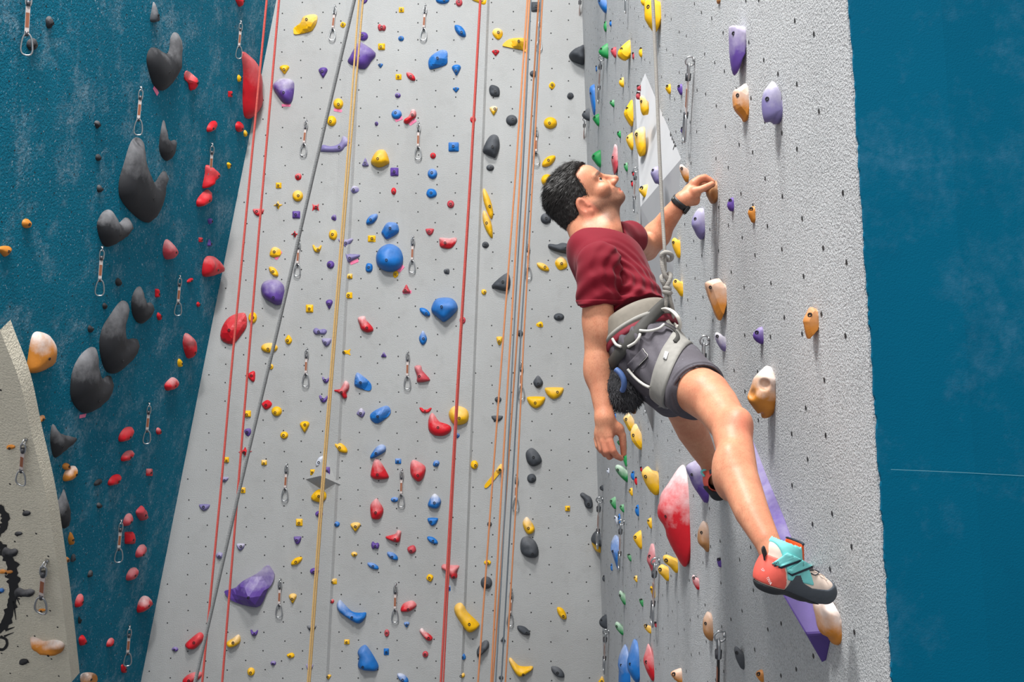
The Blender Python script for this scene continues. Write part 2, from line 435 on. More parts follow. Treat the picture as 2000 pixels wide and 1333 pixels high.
def add_hold(wall, colour, outline, shape=None, prot=None, label=None, off=0.0, facet=None, chalk=None, depth=None, bolt=True, name='climbing_hold', nsamp=None, straight=False):
    out = np.array(outline, float); lo, hi = out.min(0), out.max(0)
    seed = int(lo[0] * 7 + lo[1] * 13) % 9973; rnd = random.Random(seed)
    wpx, hpx = hi - lo
    if straight:
        pts = []; k = len(out)
        for i in range(k):
            for t in (0.04, 0.25, 0.5, 0.75, 0.96): pts.append(out[i] * (1 - t) + out[(i + 1) % k] * t)
        out = np.array(pts)
    else: out = spline(out, nsamp or int(np.clip(len(out) * 3, 22, 52)), True)
    if out.shape[0] and (np.sum(out[:, 0] * np.roll(out[:, 1], -1) - np.roll(out[:, 0], -1) * out[:, 1]) > 0): out = out[::-1]
    c = (lo + hi) / 2; plane = {'b': back, 'l': left, 'c': corner_h, 'r': right}[wall]
    hp = plane.hit(c[0], c[1]); sc = FOC / hp[1]
    if facet is None: facet = shape in ('p', 'q', 'H', 'x') and rnd.random() < 0.6
    if wall == 'r':
        H = depth if depth else float(np.clip(0.30 * hpx / sc, 0.016, 0.14))
        build = lambda cur: prof_build(plane, cur, H, seed, off, facet)
    else:
        s = min(wpx / (1.0 if wall == 'b' else 0.75), hpx) / sc
        H = prot if prot else float(np.clip(0.42 * s, 0.014, 0.16))
        build = lambda cur: dome_build(plane, cur, H, facet, seed, off, 1.0)
    V, F, bp, bn = affine_fit(build, out)
    org = V.mean(0)
    me = mesh(name, V - org, F, not facet); fix_normals(me)
    if facet and wall != 'r': me.polygons.foreach_set('use_smooth', [False] * len(me.polygons))
    o = new_obj(name, me, HM[colour], None, org)
    o['chalk'] = chalk if chalk is not None else (rnd.choice([0.0, 0.0, 0.1, 0.3]) if max(wpx, hpx) < 40 else rnd.choice([0.2, 0.4, 0.6]))
    if bolt:
        r = 0.011 if wall in 'b' else 0.009
        if wall == 'r' and sc > 420: r = 0.006
        if min(wpx, hpx) / sc < 0.05: r = 0.006 if wall == 'r' else 0.009
        b = new_obj('bolt', BOLTS[r], None, o, np.array(bp) - org)
        b.rotation_euler = Vector(bn).to_track_quat('Z', 'Y').to_euler()
    HOLDS.append(dict(o=o, wall=wall, c=c, size=max(wpx, hpx), col=colour, shape=shape, label=label))
    return o

def crop(ox, oy, s):
    return lambda x, y: (ox + x / s, oy + y / s)
CR = {'A': crop(0, 0, 2.9625), 'B': crop(0, 430, 2.9625), 'C': crop(0, 860, 2.818), 'D': crop(480, 0, 3.92), 'E': crop(800, 0, 3.92),
      'F': crop(480, 320, 3.92), 'G': crop(800, 320, 3.92), 'H': crop(400, 640, 3.92), 'I': crop(720, 640, 3.92),
      'J': crop(280, 960, 3.575), 'K': crop(620, 960, 3.575), 'L': crop(900, 960, 3.575), 'M': crop(1120, 0, 3.92),
      'N': crop(1200, 300, 3.92), 'O': crop(1140, 760, 3.92), 'P': crop(1140, 1040, 4.549), 'Q': crop(1360, 1000, 4.0),
      'S': crop(1400, 0, 3.92), 'U': crop(1380, 340, 3.7025), 'V': crop(1280, 660, 4.443), 'Z': crop(0, 0, 1.0)}
def small(cr, wall, txt):
    """colour+shape and the box of each hold"""
    for item in txt.split(';'):
        w = item.split()
        if not w: continue
        x0, y0, x1, y1 = map(float, w[1:5]); col, shp = w[0][0], w[0][1]
        (X0, Y0), (X1, Y1) = CR[cr](x0, y0), CR[cr](x1, y1)
        kw = {}
        for e in w[5:]:
            k, v = e.split('='); kw[k] = float(v)
        pts = [((X0 + X1) / 2 + ux * (X1 - X0) / 2, (Y0 + Y1) / 2 - uy * (Y1 - Y0) / 2) for ux, uy in UNIT[shp]]
        if shp == 'p':
            rr = random.Random(int(X0 * 3 + Y0)); a0 = rr.random() * 6.28
            ang = sorted(a0 + 6.28 * (k + rr.uniform(-.28, .28)) / 6 for k in range(6))
            u = np.array([(math.cos(a) * rr.uniform(.85, 1.1), math.sin(a) * rr.uniform(.85, 1.1)) for a in ang])
            u = (u - u.min(0)) / (u.max(0) - u.min(0))
            pts = [(X0 + a * (X1 - X0), Y1 - b * (Y1 - Y0)) for a, b in u]
        add_hold(wall, col, pts, shp, **kw)
def big(cr, wall, col, label, txt, **kw):
    v = list(map(float, txt.replace(',', ' ').split()))
    pts = [CR[cr](v[i], v[i + 1]) for i in range(0, len(v), 2)]
    return add_hold(wall, col, pts, None, label=label, **kw)

# ---- left blue wall
big('A', 'l', 'A', 'big black hooked hold near the top of the blue wall', '1020,185 1050,215 1058,300 1045,400 1000,480 940,525 890,500 855,410 842,340 860,285 895,275 940,300 975,310 990,270 995,220', chalk=.5, prot=0.065)
big('A', 'l', 'A', 'largest black hook-shaped hold on the blue wall', '800,795 832,830 840,900 860,980 900,1060 940,1010 965,990 978,1030 960,1110 920,1220 880,1280 840,1287 780,1250 710,1180 682,1120 685,1040 710,960 745,850 770,805', chalk=.45, prot=0.075)
big('A', 'l', 'A', 'slim black hooked hold with a long upper horn on the blue wall', '943,695 958,740 965,790 990,815 1020,810 1022,840 1000,900 965,932 930,905 915,850 925,770', chalk=.6, prot=0.045)
big('A', 'l', 'A', 'squat black notched hold right under the largest black hook', '560,1280 590,1230 630,1212 660,1235 680,1275 700,1290 740,1258 765,1275 775,1310 765,1334 720,1379 640,1424 600,1424 570,1374 556,1314', chalk=.6, prot=0.065)
big('B', 'l', 'A', 'small black hooked hold touching the top of the long black crescent', '810,383 830,420 845,475 860,480 885,478 895,510 870,560 830,598 790,590 760,540 755,470 775,410', chalk=.5, prot=0.050)
big('B', 'l', 'A', 'long black crescent hold in the middle of the blue wall', '720,465 745,490 740,540 720,600 722,660 740,690 780,685 805,695 805,730 770,800 700,870 640,890 600,860 575,780 570,700 590,620 640,545 690,480', chalk=.45, prot=0.070)
big('B', 'l', 'A', 'lowest big black crescent hold with pink tape under it', '550,735 570,780 565,830 580,880 605,920 640,900 660,920 645,1000 600,1070 500,1120 440,1090 405,1030 402,950 420,860 460,790 510,745', chalk=.5, prot=0.075)
big('B', 'l', 'A', 'black three-cornered hold beside the edge of the blue wall', '300,1180 345,1235 440,1260 430,1290 370,1335 315,1377 295,1340 285,1260', chalk=.6, prot=0.040)
big('C', 'l', 'A', 'black drop-shaped hold with a pale chalky middle on the blue wall', '355,270 370,310 388,370 388,420 365,485 330,475 295,445 290,410 310,350 340,300', chalk=.8, prot=0.040)
big('A', 'l', 'R', 'long red grooved hold at the right edge of the blue wall', '1400,298 1440,320 1500,370 1520,450 1520,560 1500,630 1450,685 1410,670 1400,560 1405,420 1395,330', chalk=.15, prot=0.080, bolt=False)
big('A', 'l', 'R', 'red folded hold beside the top black hook', '1075,408 1140,455 1143,480 1100,525 1085,480 1060,455', chalk=.3, facet=True)
big('A', 'l', 'R', 'red kite-shaped hold behind the hanging quickdraw', '1200,955 1255,970 1272,1000 1250,1040 1175,1090 1170,1070 1190,1010', chalk=.1)
big('A', 'l', 'R', 'red slab hold just below the red kite-shaped hold', '1220,1095 1232,1110 1220,1165 1145,1198 1133,1165 1170,1125', chalk=.2)
big('B', 'l', 'T', 'big tan sloping hold near the left edge of the photo', '195,655 235,645 300,670 328,720 328,770 300,840 230,880 165,885 148,860 160,780 175,700', chalk=.9, prot=0.070)
big('B', 'l', 'K', 'faded pink rounded hold high on the blue wall', '970,110 1020,145 1033,185 1005,220 960,228 937,190 945,135', chalk=.4)
big('B', 'l', 'R', 'broad red dome hold at the right edge of the blue wall', '1190,215 1240,208 1285,235 1300,270 1290,305 1230,325 1170,325 1168,270', chalk=.2)
big('B', 'l', 'R', 'red lozenge hold on the lower right of the blue wall', '1075,653 1135,690 1135,740 1095,803 1065,760 1053,705', chalk=.35)
big('B', 'l', 'R', 'red hold with a pink chalked top below the red lozenge', '1000,910 1035,925 1030,960 985,985 955,985 950,950', chalk=.6)
big('C', 'l', 'R', 'chalk-topped red oval hold low on the blue wall', '800,857 835,865 838,900 800,935 755,952 750,925 768,880', chalk=.8)
small('A', 'l', 'Ap 258 95 310 165;Ap 148 220 218 295;Dt 862 10 925 128 chalk=.8;Rv 1357 -20 1415 40;Yo 1368 432 1397 475;Rq 1315 527 1345 562;Rl 1192 698 1258 765;Ro 1357 702 1413 765;Yo 1405 752 1433 792;Yv 1308 940 1337 978;Pp 1198 1262 1233 1298;Av 540 698 580 745;Ao 547 890 588 932;Ao 555 1068 592 1115;To 120 1265 185 1322')
small('B', 'l', 'Tv -20 150 70 213;Rq 1145 100 1175 128;Pt 1195 110 1228 152;Rl 1077 335 1118 363;Rq 893 398 927 447;Ro 1132 473 1160 503;Rp 902 535 937 580;Ao 662 335 707 383;Ao 588 478 622 517;Ao 502 608 540 652;Yo 1022 802 1058 852;Tl 212 1128 260 1173;Rl 682 1195 775 1285;Ro 898 1200 935 1243')
small('C', 'l', 'To 338 125 390 165;Tl 342 140 427 228 chalk=.8;Rl 662 55 738 118;Al 513 213 562 252;Rl 590 187 667 252;Rq 800 157 840 198;Ao 527 343 562 377;Kp 742 362 818 440;Kl 673 402 733 475;Rq 682 505 747 573;Tn 370 505 410 575;To 348 642 385 675;Dl 385 625 415 672;Kl 742 573 807 648;Kl 690 700 762 775;Al 478 715 510 757;Rl 408 845 460 922;An 425 970 447 1010;Rp 430 1072 477 1132;Rl 582 1088 628 1140;Rp 662 1235 700 1283;Tp 440 1278 533 1345 chalk=.8')
# ---- warm grey wall at the far left
big('C', 'c', 'T', 'tan shell-like hold with a chalky top on the beige wall', '165,1085 200,1085 240,1110 300,1100 345,1115 358,1145 340,1185 290,1190 220,1170 180,1130', chalk=.9)
small('C', 'c', 'To 35 22 88 52;Ao 123 385 172 420;Ao 80 500 127 528;Ab 10 585 103 648 chalk=.3;Tb -5 708 78 738;Bo -6 812 27 845;Ab 78 808 195 868 chalk=.5;To 212 925 255 948;Ao 105 1200 160 1240')
# ---- grey back wall
big('B', 'b', 'R', 'big red six-sided hold beside the blue wall', '1330,560 1400,537 1425,550 1430,610 1400,660 1345,718 1278,690 1285,620', facet=True, chalk=.1, prot=.09)
small('B', 'b', 'Yo 1437 533 1488 598')
big('D', 'b', 'Y', 'big yellow wedge hold at the top left of the grey wall', '365,240 370,215 420,175 440,130 500,110 548,118 545,170 520,220 490,245 380,268', facet=True, chalk=.3, prot=.08)
big('D', 'b', 'P', 'big purple shield hold behind the tan rope', '880,322 995,405 960,470 925,520 890,530 820,510 780,475 800,430 850,335', chalk=.3, prot=.08)
big('D', 'b', 'P', 'chalky purple heart-shaped hold beside the red rope', '205,665 250,610 300,600 350,610 373,640 365,740 345,790 310,795 270,770', chalk=.6, prot=.08)
big('D', 'b', 'L', 'flat purple bone-shaped hold under the tan rope', '570,1145 590,1110 650,1122 720,1100 745,1040 790,1058 820,1085 810,1115 770,1130 720,1165 570,1163', chalk=.3, prot=.03)
big('D', 'b', 'Y', 'yellow scooped bowl-like hold', '960,1230 985,1180 1020,1148 1070,1155 1100,1235 1085,1260 1020,1285 965,1260', chalk=.2, prot=.09)
big('D', 'b', 'R', 'chalk-streaked red bent hold with pink tape under it', '1270,840 1300,845 1305,890 1270,920 1240,950 1210,940 1215,915 1250,890', chalk=.7)
small('D', 'b', 'Yp 723 168 768 212;Pd 878 -10 935 28;Po 862 245 937 313;Yq 1172 55 1212 98;Kb 1010 183 1075 240;Bo 1167 275 1212 317;Yq 1013 333 1067 385;Bv 1012 487 1052 522;Yq 1147 568 1193 612;RL 1230 553 1298 620;Po 1142 710 1187 752;Bo 1115 838 1195 915;Po 987 932 1015 965;Yv 258 500 335 570;Pv 557 518 628 598;Yo 670 753 748 838;Yo 620 887 695 967;Lt 890 1210 943 1275')
big('E', 'b', 'Y', 'long flat yellow beam hold behind the orange ropes', '712,345 770,297 880,292 905,330 900,405 860,385 740,360', facet=True, chalk=.1, prot=.08)
big('E', 'b', 'B', 'large blue block hold near the top of the grey wall', '143,475 165,430 235,385 285,390 290,440 280,495 180,530 150,525', facet=True, chalk=.2, prot=.07)
big('E', 'b', 'D', 'large dark grey thimble-shaped hold', '560,1150 600,1060 640,1030 680,1050 688,1130 660,1205 640,1208 580,1180', chalk=.2, prot=.08)
big('E', 'b', 'D', 'dark grey disc hold jutting out high in the corner', '1219,425 1250,385 1300,358 1340,350 1340,490 1290,488 1240,465', chalk=.1, prot=.14, bolt=False)
big('E', 'b', 'Y', 'yellow hold cut off by the top edge beside the red rope', '470,-15 597,-15 592,35 570,50 520,25', chalk=.1)
small('E', 'b', 'Bo 200 -30 305 32;Ko 353 -10 405 52;BL 345 190 430 285;Yp 633 218 713 305 chalk=.5;Rv 630 383 687 430;Bv 323 497 393 580;Dp 608 650 690 743;Bv 330 670 380 710;Yv 612 815 673 885 chalk=.8;Do 738 880 825 963;Ro 463 888 513 947;Bq 298 1090 377 1162;Ro 157 1170 202 1217;Do 587 1260 647 1310;Dq 932 15 1005 92;Do 920 540 978 592;Yp 1067 627 1115 685;Dp 1205 712 1257 762;Yo 1027 897 1128 988;Yl 1015 1190 1115 1280')
big('F', 'b', 'B', 'round-shouldered blue hold above the big blue ball', '1040,520 1075,460 1110,447 1160,460 1172,520 1120,560 1075,577 1045,540', facet=True, chalk=.2, prot=.08)
big('F', 'b', 'B', 'big round blue ball hold with pink tape', '1102,613 1175,645 1205,715 1190,790 1120,828 1050,815 1005,770 998,705 1030,645', chalk=.12, prot=.13)
big('F', 'b', 'P', 'big plain purple egg-shaped hold behind the grey rope', '115,960 135,910 190,888 245,890 290,930 298,985 290,1060 245,1083 200,1065 135,1020', chalk=.35, prot=.1)
big('F', 'b', 'L', 'purple flat triangular hold right beside the tan rope', '710,570 740,575 815,572 818,590 770,645 740,625 710,592', chalk=.3, prot=.03)
big('F', 'b', 'L', 'purple boomerang hold with pink tape below', '755,665 775,658 790,690 870,695 868,715 830,735 790,758 768,745', chalk=.2, prot=.03)
big('F', 'b', 'R', 'red hold with a white chalked notch across it', '858,1180 910,1168 925,1200 970,1250 975,1280 930,1293 885,1270 870,1230', chalk=.7, prot=.05)
small('F', 'b', 'Pq 1107 30 1170 95;Rp 377 72 428 128;Yq 230 145 275 190;Yo 357 203 440 290;Yx 213 283 283 350;Pq 357 363 418 420;Rd 53 345 142 400;RH 508 305 562 362;Pp 655 390 695 437;Lp 793 170 865 228 chalk=.6;Ro 1113 183 1153 238;Bl 923 383 1010 467;Rx 347 512 405 567;Yp 637 508 703 585;Yq 935 550 995 600;Yc 510 620 582 680;Yp 182 638 270 718;Bp 917 763 972 830;Po 620 743 680 803;YL 178 788 250 865;Yq 772 843 818 882;Yp 1128 825 1168 875;Kt 1198 925 1263 990;Yq 762 985 817 1033;Pv 612 1043 668 1115;Yq 460 1080 518 1140;Lb 515 1257 623 1310')
big('G', 'b', 'R', 'red chiselled hold left of the single red rope', '232,567 300,572 360,567 350,610 310,650 240,640 228,600', facet=True, chalk=.6, prot=.05)
big('G', 'b', 'Y', 'upper of the two long yellow blade holds', '560,205 578,195 620,280 640,370 635,415 620,420 590,360 565,280', chalk=.15, prot=.04)
big('G', 'b', 'Y', 'lower of the two long yellow blade holds', '560,370 580,365 625,450 637,555 620,565 580,500 560,430', chalk=.3, prot=.04)
big('G', 'b', 'D', 'dark grey fin-shaped hold behind the orange ropes', '628,935 740,838 770,880 765,950 740,975 680,965', chalk=.2, prot=.07)
big('G', 'b', 'B', 'big glossy blue bowl-bottomed hold', '167,1100 200,1040 260,1025 330,1035 368,1090 350,1140 270,1210 230,1190 175,1140', chalk=.12, prot=.12)
big('G', 'b', 'D', 'flat dark grey bone-shaped hold touching the red shirt', '1060,625 1075,613 1130,618 1170,605 1230,625 1230,690 1130,675 1070,650', chalk=.1, prot=.07)
small('G', 'b', 'Bo 138 37 212 117;Bp 128 195 208 263;Ko 287 280 342 340;Kd 122 497 187 548;Dp 557 597 608 648;Dp 263 803 305 845;Yp 550 962 588 1005;BL 78 1103 157 1170;Ko 382 1172 432 1228;Yo 1007 80 1100 172;Do 1003 378 1085 462;YL 975 757 1067 825;Yp 1113 710 1205 815 chalk=.5;Do 1103 1145 1183 1202;Yp 968 1210 1022 1253;Do 825 1275 868 1325')
big('H', 'b', 'B', 'blue sloping block hold right of the red forked hold', '1145,420 1160,350 1195,360 1272,430 1262,485 1160,455', facet=True, chalk=.3, prot=.06)
big('H', 'b', 'R', 'red forked hold with a chalky groove', '978,480 1040,465 1075,408 1105,430 1105,470 1085,500 1090,535 1065,545 1040,510', chalk=.6, prot=.05)
small('H', 'b', 'Yo 430 118 560 193;Yn 613 57 670 127;Yo 490 280 527 322;Rp 330 333 388 412;Ld 895 83 972 142;YH 1045 165 1117 213;Pc 897 375 958 425;Pc 875 518 945 575;Rp 437 555 515 630;Yo 510 605 592 680;Yq 302 637 355 687;Pp 302 773 357 830;Yv 727 720 803 805;Yo 577 797 640 853;Lp 1163 618 1228 690 chalk=.7;Rx 258 915 362 988;Yq 147 993 187 1035;Yq 433 1015 477 1055;Ld 118 1145 185 1182;Yq 275 1225 313 1270;YL 993 880 1092 962')
big('I', 'b', 'K', 'faded red waisted hold beside a quickdraw', '350,300 400,292 412,330 465,390 460,410 375,420 370,370', chalk=.3, prot=.05)
big('I', 'b', 'B', 'blue brick-like hold left of the red kidney hold', '10,675 40,640 125,600 160,612 170,650 140,690 70,735 25,715', facet=True, chalk=.2, prot=.07)
big('I', 'b', 'R', 'large red kidney-shaped hold', '455,740 465,680 485,655 505,670 540,720 600,740 632,765 625,800 580,828 510,828 465,795', chalk=.35, prot=.06)
big('I', 'b', 'B', 'blue thumb-shaped hold above the red pyramid hold', '12,985 60,915 100,895 130,910 130,945 90,975 25,1005', chalk=.5, prot=.05)
big('I', 'b', 'R', 'red pyramid hold with a pale groove', '15,1120 30,1050 50,1005 85,1020 140,1110 150,1155 60,1165 20,1145', chalk=.5, prot=.06)
big('I', 'b', 'R', 'red tooth-shaped hold with a white chalk line across its base', '318,1090 325,1030 355,1015 430,1060 433,1110 410,1165 375,1180 330,1140', chalk=.4, prot=.06)
big('I', 'b', 'Y', 'big dusty yellow oval hold behind the red rope', '612,665 640,610 690,600 750,625 770,670 755,725 700,747 645,735', chalk=.3, prot=.09)
big('I', 'b', 'Y', 'slanting yellow plank hold behind the orange ropes', '887,1210 950,1130 1010,1045 1035,1080 1000,1120 910,1225', facet=True, chalk=.2, prot=.06)
big('I', 'b', 'D', 'large dark grey ribbed shell hold right of the ropes', '1203,960 1245,922 1290,950 1325,1010 1310,1045 1255,1065 1215,1030', chalk=.2, prot=.07)
small('I', 'b', 'Bn 385 25 447 128 chalk=.5;Pt 95 187 138 227;Rc 388 612 483 655;Bp 662 808 698 848;Bq 203 1003 250 1045;Bp 492 1017 543 1065;Yo 780 1018 838 1085;Do 965 530 1017 572;Dd 940 675 1028 720;Dn 1260 367 1335 460;Yd 978 70 1025 133;Do 1213 1120 1283 1192')
small('Z', 'b', 'Yd 1029 775 1065 797;Yd 1064 757 1101 779')
big('J', 'b', 'P', 'very large purple ship-prow hold low on the grey wall', '565,705 590,690 640,675 690,630 790,575 865,515 900,545 920,590 900,650 870,690 820,800 740,805 620,765', facet=True, chalk=.45, prot=.16)
big('J', 'b', 'R', 'dark red knobbly hold behind the grey rope', '290,1075 330,1030 390,985 420,1000 418,1040 370,1095 330,1105', chalk=.1, prot=.06)
big('J', 'b', 'Y', 'yellow half-moon hold with a pale top beside the red rope', '580,1055 620,1030 660,1000 678,1015 675,1060 620,1093 590,1085', chalk=.6, prot=.06)
small('J', 'b', 'Ld 388 90 467 135;Ld 650 365 710 412 chalk=.6;Lo 507 425 560 473;Pp 200 1085 245 1120;Pc 747 965 803 1012;Yo 725 1230 780 1290;Po 888 1183 928 1217;Yp 1003 1127 1055 1167;Yv 1015 715 1072 785;Yl 1032 458 1110 517;Pd 1050 315 1105 370;Yq 1065 192 1113 243;Po 1200 137 1257 180;Po 1163 535 1228 582;Dd 1142 935 1210 975 chalk=.7;Lc 1135 1205 1188 1250;Rl 275 1260 410 1345')
big('K', 'b', 'R', 'red mask-like hold with a white chalked slot', '370,95 410,50 430,70 462,130 440,190 400,197 375,180', chalk=.5, prot=.06)
big('K', 'b', 'B', 'chalked blue hold left of the red rope', '775,75 800,30 825,18 862,60 855,100 830,122 775,108', chalk=.9, prot=.06)
big('K', 'b', 'R', 'red bow-shaped hold with chalk in its dip', '478,315 540,300 560,272 585,280 582,310 575,350 550,358 490,335', chalk=.5, prot=.05)
big('K', 'b', 'R', 'red three-lobed hold behind the red rope', '865,535 880,508 930,515 995,517 975,560 978,600 940,612 910,570', chalk=.4, prot=.06)
big('K', 'b', 'B', 'pale blue banana-shaped hold', '135,790 155,758 180,780 240,840 300,850 340,848 335,885 295,925 240,905 150,840', chalk=.55, prot=.07)
big('K', 'b', 'R', 'red ear-shaped hold right of the lowest quickdraw', '580,825 600,785 660,762 692,790 680,815 640,840 590,843', chalk=.45, prot=.05)
big('K', 'b', 'Y', 'big yellow sausage-shaped hold right of the red rope', '955,830 965,790 1000,772 1025,790 1045,840 1120,915 1128,945 1080,985 1040,975 980,890', chalk=.2, prot=.09)
big('K', 'b', 'R', 'white-chalked red peg hold near the bottom', '712,975 730,955 750,975 800,1015 800,1040 770,1045 740,1015', chalk=.95, prot=.04)
big('K', 'b', 'B', 'big blue pointed hold with a round recess at the bottom', '290,1100 320,1075 350,1085 420,1200 425,1240 400,1258 320,1250 282,1225 290,1160 280,1130', chalk=.12, prot=.08)
big('K', 'b', 'D', 'dark grey ear-shaped hold behind the orange rope', '1112,1120 1130,1080 1170,1040 1195,1050 1195,1090 1150,1140 1120,1160', chalk=.2, prot=.06)
small('K', 'b', 'Bo 512 40 567 77;Bd 768 185 843 240;BL 767 315 840 370;Kp 628 377 690 435;BL 487 422 562 482;BL 350 497 427 547;Pb 375 350 433 405;Yv 230 218 302 283;Bo 112 210 157 250;Yp 235 423 280 458;Yq 85 610 137 650;Ro 78 750 118 785;Yp 760 580 810 632;Bq 905 660 930 697;Bv 603 912 643 952;Ko 467 963 503 1018;Ko 733 1115 775 1163;Yq 187 1035 225 1070;Bq 463 1097 500 1145;BL 558 1270 635 1340 chalk=.8;Bp 998 1130 1037 1177;Yo 983 1263 1030 1305;Yv 57 1280 97 1315;Do 1140 595 1220 683;Do 1185 212 1218 247;Yo 1163 480 1212 517')
big('L', 'b', 'Y', 'pale yellow seed-shaped hold above the shiny dark hold', '432,220 455,180 480,195 515,255 505,290 470,300 445,270', chalk=.7, prot=.05)
big('L', 'b', 'D', 'shiny dark grey boulder-like hold low on the grey wall', '415,370 430,325 470,315 520,350 543,410 535,455 500,467 450,455 420,420', chalk=.3, prot=.08)
big('L', 'b', 'D', 'dark grey peanut-shaped hold by the corner', '832,25 850,8 880,25 910,45 922,90 910,120 880,118 862,90 858,60', chalk=.15, prot=.05)
big('L', 'b', 'Y', 'yellow banana-shaped hold at the bottom of the grey wall', '337,1185 350,1162 400,1215 450,1225 500,1222 495,1250 420,1297 380,1270', chalk=.3, prot=.06)
big('L', 'b', 'Y', 'yellow base of the two-tone ball in the corner', '915,360 950,340 1000,350 1000,425 975,432 940,415', chalk=.05, prot=.10, bolt=False)
big('L', 'b', 'D', 'dark half of the two-tone ball in the corner', '910,330 935,285 985,258 1005,270 1005,390 950,383 915,360', chalk=.1, prot=.16, bolt=False)
small('L', 'b', 'Yq 728 102 763 140;YL 672 808 738 897;DL 395 937 482 1008;Dt 278 1015 313 1050;DL 632 1220 722 1303;Do 265 1287 297 1317;Yt 958 1290 1015 1345')
# ---- right wall (seen at a grazing angle: outlines are side profiles)
big('S', 'r', 'P', 'purple tooth-shaped hold high on the right wall', '92,215 120,195 230,205 245,240 245,300 210,450 155,580 110,490 95,380', chalk=.55)
big('S', 'r', 'T', 'tan bracket hold with a chalky face under the purple tooth', '122,700 160,680 258,645 262,870 235,935 205,900 130,820', chalk=.9, facet=True)
big('S', 'r', 'L', 'purple snail-like hold right of the tan bracket', '345,870 350,720 400,650 440,625 450,720 470,770 510,790 527,850 510,930 470,955 430,935 370,935', chalk=.6)
big('M', 'r', 'Y', 'big yellow egg-shaped hold at the top behind the climber rope', '545,20 590,-15 660,20 683,60 680,150 645,250 600,225 555,150', chalk=.05)
big('M', 'r', 'Y', 'yellow spearhead hold high on the right wall', '340,400 390,340 440,305 448,380 410,465 350,440', facet=True, chalk=.1)
big('M', 'r', 'B', 'long narrow blue strip hold near the corner', '122,680 150,650 172,655 176,870 160,870 135,760', chalk=.1)
big('M', 'r', 'Y', 'tall yellow fin hold left of the white volume', '385,870 420,800 468,758 464,950 435,955', facet=True, chalk=.05)
big('M', 'r', 'Y', 'upper yellow peg hold fixed on the white volume', '508,740 540,735 560,780 578,830 570,870 545,885 520,850 512,800', chalk=.5, off=.07)
big('M', 'r', 'Y', 'lower and longer yellow peg hold on the white volume', '468,1010 510,980 540,975 545,1040 555,1130 545,1180 520,1200 490,1150 475,1080', chalk=.5, off=.07)
big('M', 'r', 'K', 'long pale red teardrop hold in front of the climber face', '290,1210 305,1150 325,1105 345,1200 350,1290 330,1333 318,1333 300,1270', chalk=.7)
small('M', 'r', 'Bk 185 -30 265 115;Ge 230 152 262 245;Be 275 155 300 205;Ye 515 -30 560 45;Ge 193 335 273 445;Kw 285 360 337 447;Ke 450 385 475 462;Ye 500 360 537 440;Be 170 485 188 562;Ye 348 590 395 668;Gw 277 765 322 825;Yw 705 645 758 727;Pw 795 643 848 737;Ke 485 650 515 700 off=.06;Ke 478 705 512 765 off=.06;De 65 830 130 922;Gw 147 875 205 970;Gw 333 1003 372 1063;Yw 403 1020 468 1155;Gw 140 1155 218 1285;Gw 385 1245 425 1322;Pw 820 968 872 1048;Oe 1115 -30 1152 35')
small('N', 'r', 'Re 137 130 160 180;Re 127 195 152 260;Yw 187 243 262 345 off=.08;Lw 278 100 345 237 off=.08 chalk=.4;Pe 863 333 932 445;Tw 1022 403 1097 543;Ye 265 722 302 790;Ww 245 845 285 915;Yk 115 525 190 575')
big('N', 'r', 'T', 'tan finger-shaped hold with a white tip above the gripping hand', '497,100 515,85 560,130 583,180 580,225 545,210 510,150', chalk=.9)
big('N', 'r', 'O', 'wood-brown ridged hold pinched by the left hand', '700,300 730,260 775,200 800,210 808,300 795,370 765,385 735,360', chalk=.15, depth=.045)
big('N', 'r', 'L', 'large lilac hold below the gripping hand', '590,545 610,480 650,425 690,420 708,460 708,600 685,660 650,640 615,590', chalk=.45)
big('N', 'r', 'Y', 'upper yellow egg hold beside the rope knot', '440,665 465,645 500,670 520,720 520,790 505,808 470,760 445,710', chalk=.1)
big('N', 'r', 'Y', 'yellow hooked hold level with the bottom of the knot', '447,985 470,960 510,980 538,980 540,1090 525,1105 480,1050 452,1020', chalk=.15)
big('N', 'r', 'T', 'large tan bull-head hold with a chalky crown', '692,1000 715,975 805,957 830,995 878,1015 865,1090 850,1150 830,1270 800,1260 745,1150 710,1060', chalk=.55, facet=True)
small('U', 'r', 'Pe 335 1102 428 1228;Lk 58 1145 157 1300 chalk=1.0')
big('U', 'r', 'T', 'pointed tan hold nearest to the wall edge', '697,1060 730,1010 770,963 800,985 812,1070 836,1105 825,1120 790,1145 752,1193 725,1150 705,1090', chalk=.2, facet=True)
big('O', 'r', 'R', 'huge red claw-shaped hold with a chalk-whitened upper half', '565,900 600,800 680,690 770,582 785,640 810,760 828,900 832,1080 822,1250 812,1310 790,1362 760,1340 690,1230 620,1080 575,980', chalk=.9, depth=.10)
big('O', 'r', 'P', 'purple claw hold under the left climbing shoe', '783,620 800,580 860,550 910,545 965,700 975,820 950,880 890,810 815,700', chalk=.6)
big('O', 'r', 'Y', 'upper of two yellow stepped holds behind the chalk brush', '303,225 350,180 385,250 398,320 360,330 320,270', facet=True, chalk=.6)
big('O', 'r', 'Y', 'lower of two yellow stepped holds beside the hanging hand', '360,330 405,265 440,360 458,470 420,455 370,390', facet=True, chalk=.5)
big('O', 'r', 'Y', 'big yellow folded hold left of the huge red claw', '443,640 490,592 525,620 584,650 584,760 560,815 520,790 465,710', chalk=.3)
big('O', 'r', 'O', 'brown ear hold right below the huge red claw', '870,1140 885,1060 930,1010 960,1060 978,1150 965,1250 920,1220 880,1190', chalk=.5)
